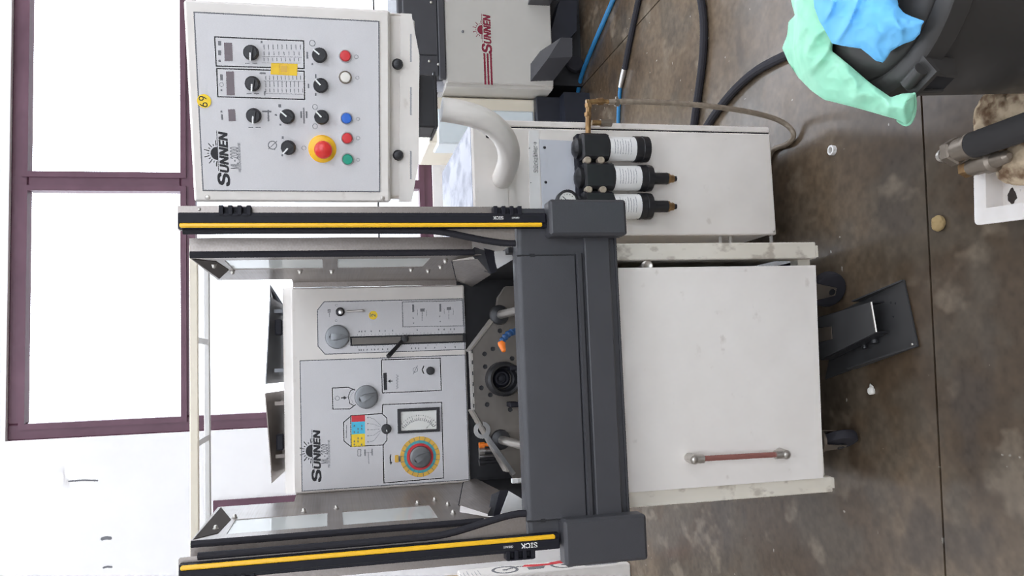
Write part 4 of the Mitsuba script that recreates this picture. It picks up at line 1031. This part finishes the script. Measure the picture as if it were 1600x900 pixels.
hose('h', 'bright blue hose running along the floor beside the second machine', [(902, 158), (906, 128), (917, 95), (936, 50), (962, -10)], .013, 'blue_hose')
hb = thing('floor_hose', 'black hose with a shiny metal coupling and a blue tail, second line on the floor', 'hose')
add('tube', tube([fl(x, y, .015) for x, y in ((1002, -20), (988, 45), (980, 85), (976, 108))], .015, 10), 'rubber', hb)
add('coupling', tube([fl(x, y, .015) for x, y in ((977, 100), (973, 118), (969, 136))], [.013, .016, .012], 12), 'chrome', hb)
add('tail', tube([fl(x, y, .011) for x, y in ((969.5, 134), (967, 160), (966, 200), (970, 235))], .010, 10), 'blue_hose', hb)
hose('h', 'thick black hose lying straight down the floor, nearest the air hose', [(1090, -20), (1099, 30), (1098, 90), (1089, 160), (1082, 215), (1080, 240)], .016, 'rubber')
hose('h', 'black hose curving from under the green glove to the cream cabinet', [(1258, 68), (1225, 88), (1180, 112), (1135, 155), (1103, 200), (1085, 235)], .016, 'rubber')

# ------------------------------------------------------------------ drum with gloves, tub with rags, front right
DC = np.array([.683, 1.301]); DR_ = .226
bn = thing('plastic_drum', 'dark grey round plastic drum with a lid in the near right corner', 'drum')
prof = [(0, 0), (DR_ - .045, 0), (DR_ - .035, .01), (DR_ - .012, .47), (DR_ - .012, .50), (0, .50)]
add('body', place(lathe(prof, 96), np.eye(3), (DC[0], DC[1], 0)), 'bin_plastic', bn, smooth=40)
prof = [(0, .50), (DR_ - .008, .50), (DR_, .508), (DR_, .542), (DR_ - .010, .553), (DR_ - .026, .556), (DR_ - .028, .550), (DR_ - .034, .550), (DR_ - .038, .560), (DR_ - .06, .574), (DR_ - .11, .582), (.05, .586), (0, .586)]
add('lid', place(lathe(prof, 96), np.eye(3), (DC[0], DC[1], 0)), 'bin_plastic', bn, smooth=40)
q = fl(1440, 118, .53); th = math.atan2(q[1] - DC[1], q[0] - DC[0])
ev = np.array([math.cos(th), math.sin(th), 0]); tv = np.array([-ev[1], ev[0], 0]); o = np.array([DC[0], DC[1], -.012]) + ev * (DR_ - .010)
lug = [hull([o + ev * a + tv * b_ + [0, 0, z] for a, b_, z in ((0, s * .036, .555), (0, s * .027, .49), (.034, s * .026, .54), (.034, s * .022, .492), (0, s * .026, .555), (0, s * .019, .49), (.034, s * .020, .54), (.034, s * .016, .492))]) for s in (-1, 1)] + [hull([o + ev * a + tv * b_ + [0, 0, z] for a, z in ((0, .56), (.037, .544), (.037, .536), (0, .548)) for b_ in (-.034, .034)]), cyl(o + ev * .02 - tv * .02 + [0, 0, .558], o + ev * .02 + tv * .02 + [0, 0, .558], .012)]
add('handle_lug', lug, 'bin_plastic', bn)
add('lug_recess', [hull([o + ev * a + tv * b_ + [0, 0, z] for a in (0, .030) for b_ in (-.017, .017) for z in (.49, .536)])], 'dark_inside', bn)


def lidz(x, y):
    r = math.hypot(x - DC[0], y - DC[1])
    zz = np.interp(r, [0, .05, DR_ - .11, DR_ - .06, DR_ - .038, DR_ - .01, DR_], [.586, .586, .582, .574, .560, .553, .542])
    return zz if r < DR_ else .542 - (r - DR_) * 1.2


def cloth(outline, rise, folds, seed, drop=None):
    """a crumpled double layer of cloth over the drum: outline in pixels, laid on the lid, its rim thin and its middle lifted in folds"""
    g = Polygon(outline).buffer(0); x0, y0, x1, y1 = g.bounds; st_ = 3.2
    pts = [g.exterior.interpolate(d).coords[0] for d in np.arange(0, g.exterior.length, st_)]
    nb = len(pts)
    inner = g.buffer(-st_ * .75)
    for i, x in enumerate(np.arange(x0, x1, st_)):
        for y in np.arange(y0, y1, st_):
            if inner.contains(Point(x, y + (i % 2) * st_ / 2)):
                pts.append((x, y + (i % 2) * st_ / 2))
    pts = np.array(pts)
    from scipy.spatial import Delaunay
    tr = Delaunay(pts).simplices
    tr = np.array([t for t in tr if g.buffer(.3).contains(Point(*pts[t].mean(0)))])
    top, bot = [], []
    for k_, (x, y) in enumerate(pts):
        de = g.exterior.distance(Point(x, y)) if k_ >= nb else 0
        z = .585
        for _ in range(24):
            w_ = fl(x, y, z); z = .6 * z + .4 * (lidz(w_[0], w_[1]) if drop is None else drop(w_, x, y))
        lift = 1 - math.exp(-de / 14.0)
        n1 = meshkit.fbm(np.array([x / 42 + seed, y / 42, seed * 1.7]), 3, seed); ridge = 1 - abs(2 * meshkit.noise(np.array([x / 34 + y / 60 + seed * 3, y / 55 - x / 90, seed])) - 1)
        r2 = 1 - abs(2 * meshkit.noise(np.array([x / 13 - y / 25 + seed * 5, y / 17 + x / 30, seed * 2.])) - 1)
        h_ = rise * lift * (.45 + .5 * n1) + folds * lift * (ridge ** 3) + folds * .22 * lift * r2 ** 2
        top.append(fl(x, y, z + .010 + h_)); bot.append(fl(x, y, z + .005))
    n_ = len(pts); V = np.vstack([top, bot]); Fs = []
    for a, b_, c_ in tr:
        Fs += [[a, b_, c_], [a + n_, c_ + n_, b_ + n_]]
    for i in range(nb):
        j = (i + 1) % nb; Fs += [[i, j, j + n_], [i, j + n_, i + n_]]
    m = trimesh.Trimesh(V, Fs, process=False); m.fix_normals(); return m


def hang(w_, x, y):
    r = math.hypot(w_[0] - DC[0], w_[1] - DC[1])
    return float(np.interp(r, [0, .06, DR_ - .06, DR_ - .005, DR_ + .03, DR_ + .08, DR_ + .16], [.588, .587, .578, .562, .548, .524, .480]))


GR = [(1232, -30), (1237, 6), (1242, 24), (1232, 34), (1230, 55), (1222, 75), (1232, 98), (1248, 122), (1268, 142), (1288, 156), (1318, 163), (1350, 172), (1385, 182), (1403, 187), (1416, 195), (1424, 188), (1428, 165), (1428, 145), (1410, 146), (1392, 152), (1360, 130), (1330, 104), (1308, 86), (1300, 80), (1306, 20), (1300, -30)]
gg = add('glove', cloth(GR, .010, .022, 3, hang), 'green_cloth', label='pale green cloth glove draped over the edge of the drum lid', cat='glove', smooth=60)
BL = [(1270, -30), (1272, 10), (1280, 32), (1292, 52), (1300, 68), (1318, 72), (1345, 76), (1358, 86), (1368, 95), (1380, 98), (1386, 90), (1392, 80), (1408, 70), (1428, 63), (1438, 52), (1440, 40), (1445, 33), (1425, 26), (1412, 20), (1404, 10), (1398, -30)]
add('glove', cloth(BL, .010, .018, 8, lambda w_, x, y: lidz(w_[0], w_[1]) + .020), 'blue_cloth', label='sky blue cloth glove lying on top of the green one', cat='glove', smooth=60)
cuff = [fl(x, y, .542) if 0 else fl(x, y, z) for x, y, z in ((1428, 146, .545), (1430, 165, .525), (1426, 186, .50), (1416, 195, .49), (1402, 187, .50))]
add('cuff_hem', tube(cuff, .0028, 8), 'green_cloth', gg)

tb_ = thing('plastic_tub', 'white plastic tub on the floor in the near right corner', 'tub')
tz = .145
oc = [(.270, 1.540), (.252, 1.28), (.405, 1.28), (.425, 1.525)]
Po = Polygon(oc).buffer(.012, 4); Pi = Polygon(oc).buffer(-.022); Pm = Polygon(oc).buffer(-.002)
def loft(P0, z0, P1, z1):
    return None
add('body', [sheet_xy(Pm.difference(Pi), .004, tz), sheet_xy(Pm, .0, .012), sheet_xy(Po.difference(Pi), tz - .006, tz + .004)], 'tub_plastic', tb_, smooth=False)
add('inner_floor', [sheet_xy(Pi, .10, .105)], 'tub_inside', tb_, label='stained inside of the tub', smooth=False)
q = fl(1581, 307, .106)
st2 = [(q[0] + (.010 + .006 * meshkit.noise(np.array([math.cos(a) * 2, math.sin(a) * 2, 1.]))) * math.cos(a) * (1.4 if abs(math.sin(a)) < .4 else 1), q[1] + (.010 + .006 * meshkit.noise(np.array([math.cos(a) * 2, math.sin(a) * 2, 4.]))) * math.sin(a)) for a in np.linspace(0, 2 * math.pi, 20)[:-1]]
add('oil_stain', sheet_xy(st2, .105, .1062), 'tub_dark', tb_, smooth=False)


def lump(c, rad, seed, sub=4, amp=.35):
    m = trimesh.creation.icosphere(subdivisions=sub); v = m.vertices
    n1 = meshkit.fbm(v * 1.6 + seed, 4, seed); n2 = 1 - np.abs(2 * meshkit.fbm(v * 3.1 + seed * 2, 3, seed + 1) - 1)
    v = v * (1 - amp + amp * 1.5 * n1 + amp * .55 * n2)[:, None] * np.array(rad); m.vertices = v + np.array(c); return m


q = fl(1560, 172, .165)
ra = add('rag', [lump(q - [.015, 0, .02], (.060, .07, .05), 3), lump(fl(1600, 178, .16) - [0, 0, .02], (.06, .07, .05), 5)], 'rag_cloth', label='crumpled dirty cream rag on the back rim of the tub, next to the drum', cat='rag', smooth=True)
q = fl(1590, 248, .16)
add('rag', [lump(q - [0, 0, .03], (.05, .075, .045), 9)], 'rag_cloth', label='crumpled yellowish rag in the tub under the black pipe', cat='rag', smooth=True)
# sleeved pipe with steel fitting resting on the rags
pz = .215
p0, p1, p2 = fl(1455, 251, pz - .02), fl(1520, 227, pz), fl(1625, 192, pz + .02)
d_ = unit(p2 - p0)
pp = thing('sleeved_pipe', 'black sleeved pipe with a brown steel hexagon fitting resting across the tub', 'pipe')
add('sleeve', [cyl(p1, p1 + d_ * .36, .0275, n=32)], 'foam_sleeve', pp)
h0 = p1 - d_ * .050
add('ferrule', turned([(0, 0), (.023, 0), (.0245, .004), (.0245, .045), (.0285, .047), (.0285, .055), (0, .055)], h0, d_, 32), 'steel_fit', pp)
add('hexagon_nut', turned([(0, 0), (.026, 0), (.030, .004), (.030, .026), (.026, .030), (0, .030)], h0 - d_ * .028, d_, 6), 'steel_fit', pp, smooth=False)
add('nipple', [cyl(h0 - d_ * .06, h0 - d_ * .026, .013), cyl(h0 - d_ * .052, h0 - d_ * .046, .0155)], 'zinc', pp)
s_ = unit(np.cross(d_, [0, 0, 1.0])); off = fl(1530, 258, pz - .03)
pp2 = thing('brass_fitting', 'brown oily brass fitting lying beside the black pipe, over the tub rim', 'pipe fitting')
add('nut', turned([(0, 0), (.017, 0), (.019, .004), (.019, .022), (.017, .026), (0, .026)], off - d_ * .05, d_, 6), 'old_brass', pp2, smooth=False)
add('shank', [turned([(0, 0), (.018, 0), (.020, .02), (.020, .05), (.0235, .052), (.0235, .07), (.016, .075), (.013, .11), (.006, .118), (0, .118)], off - d_ * .025, d_, 28)], 'steel_fit', pp2)

# litter on the floor
q = fl(1303, 235)
add('plastic_ring', turned([(.010, 0), (.0155, 0), (.0155, .013), (.0135, .014), (.010, .013), (.010, 0)], q, (0.05, 0, 1), 28), 'label_white', label='small white plastic cap on the floor beyond the drum', cat='cap')
add('sponge_lump', lump(fl(1466, 349, .008), (.019, .018, .012), 4, 3), 'sponge', label='tan sponge crumb on the floor left of the white tub', cat='sponge', smooth=True)
q = fl(1364, 611)
pc = thing('paper_scrap', 'crumpled whitish paper scrap on the floor below the cabinet door', 'paper scrap')
add('wad', lump(q + [0, 0, .006], (.010, .012, .009), 6, 3), 'paper', pc, smooth=True)
add('strip', plate3([q + [.012, .012, .002], q + [.022, .006, .004], q + [.014, -.012, .006], q + [.006, -.008, .003]], .001), 'paper', pc)
for i, (x, y) in enumerate(((1283, 820), (1347, 652), (1405, 757))):
    pass

# ------------------------------------------------------------------ cartons, left
cb = thing('carton', 'tall white carton with a red motorcycle picture standing left of the machine', 'carton')
cx1, cy0, cy1 = -1.094, 4.307, 4.50
zt_ = at(722, 880, cy0)[2]
add('box', box(cx1 - .85, cx1, cy0, cy1, 0, zt_, .006), 'carton_white', cb)
S = Face((cx1, 0, 0), (0, 1, 0), (0, 0, 1))


def sp_(x, y):
    return S.px(x, y)


def c9(x, y):
    return S.px(660 + x / 4.706, 760 + y / 4.706)


add('grey_field', S.poly(Polygon([(cy0 + .03, .06), (cy1 - .004, .06), (cy1 - .004, .24), (cy0 + .03, .24)]), .0004), 'carton_grey', cb, smooth=False)
cc = np.array([4.41, .14])
add('round_emblem', [S.disc(cc, .055, .001, r0=.045), S.disc(cc, .038, .001, r0=.03), S.disc(cc, .018, .001)], 'pale_fill', cb, smooth=False)
mb = []
for z in (.66, .34):
    mb += [S.disc((4.41, z), .072, .0005, r0=.056), S.disc((4.41, z), .014, .0005)]
mb += [S.line([(4.41, .66), (4.455, .58), (4.45, .52), (4.40, .48)], .014, .0005), S.line([(4.455, .60), (4.475, .62)], .012, .0005), S.poly(Polygon([(4.37, .54), (4.42, .54), (4.42, .44), (4.37, .46)]), .0005)]
add('motorcycle_print', mb, 'ink_soft', cb, smooth=False)
add('motorcycle_print', [S.poly(Polygon([(4.44, .56), (4.475, .54), (4.46, .42), (4.48, .30), (4.455, .28), (4.43, .40), (4.42, .50)]), .0007), S.line([(4.43, .27), (4.49, .33), (4.47, .40)], .016, .0007), S.poly(Polygon([(4.36, .26), (4.40, .32), (4.48, .27), (4.46, .245)]), .0007)], 'red_print', cb, smooth=False)
add('small_print', [S.line([(4.35, .80 + .02 * i), (4.45 - .02 * (i % 3), .80 + .02 * i)], .003, .0005) for i in range(6)], 'ink_pale', cb, smooth=False)
kb = thing('carton', 'small brown carton with a black curved mark, on top of the white carton', 'carton')
add('box', box(cx1 - .5, cx1 - .02, cy0 + .01, cy1 - .01, zt_, zt_ + .125, .004), 'carton_brown', kb)
KF = Face((cx1 - .02, 0, 0), (0, 1, 0), (0, 0, 1))
add('mark', KF.line([(4.34 + .02 * math.cos(a) * 2, zt_ + .06 + .035 * math.sin(a)) for a in np.linspace(-1.3, 1.7, 12)], .008, .0005), 'ink', kb, smooth=False)
KG = Face((0, cy0 + .01, 0), (1, 0, 0), (0, 0, 1))
add('mark', KG.line([(cx1 - .08 + .04 * math.cos(a), zt_ + .06 + .04 * math.sin(a)) for a in np.linspace(-1.2, 1.9, 14)], .010, .0005), 'ink', kb, smooth=False)

# scars on the plaster
for i, (x, y, L, w_) in enumerate(((130, 752, 22, .010), (166, 842, 6, .02), (168, 887, 6, .012))):
    a = at(x - L, y, WY - .001); b_ = at(x + L, y - 1, WY - .001)
    add('plaster_chip', [sheet_xz(LineString([(a[0], a[2]), ((a[0] + b_[0]) / 2 + .004, (a[2] + b_[2]) / 2), (b_[0], b_[2])]).buffer(w_ / 2), WY - .0012, WY + .001)], 'ink_soft', 'wall_back', smooth=False)
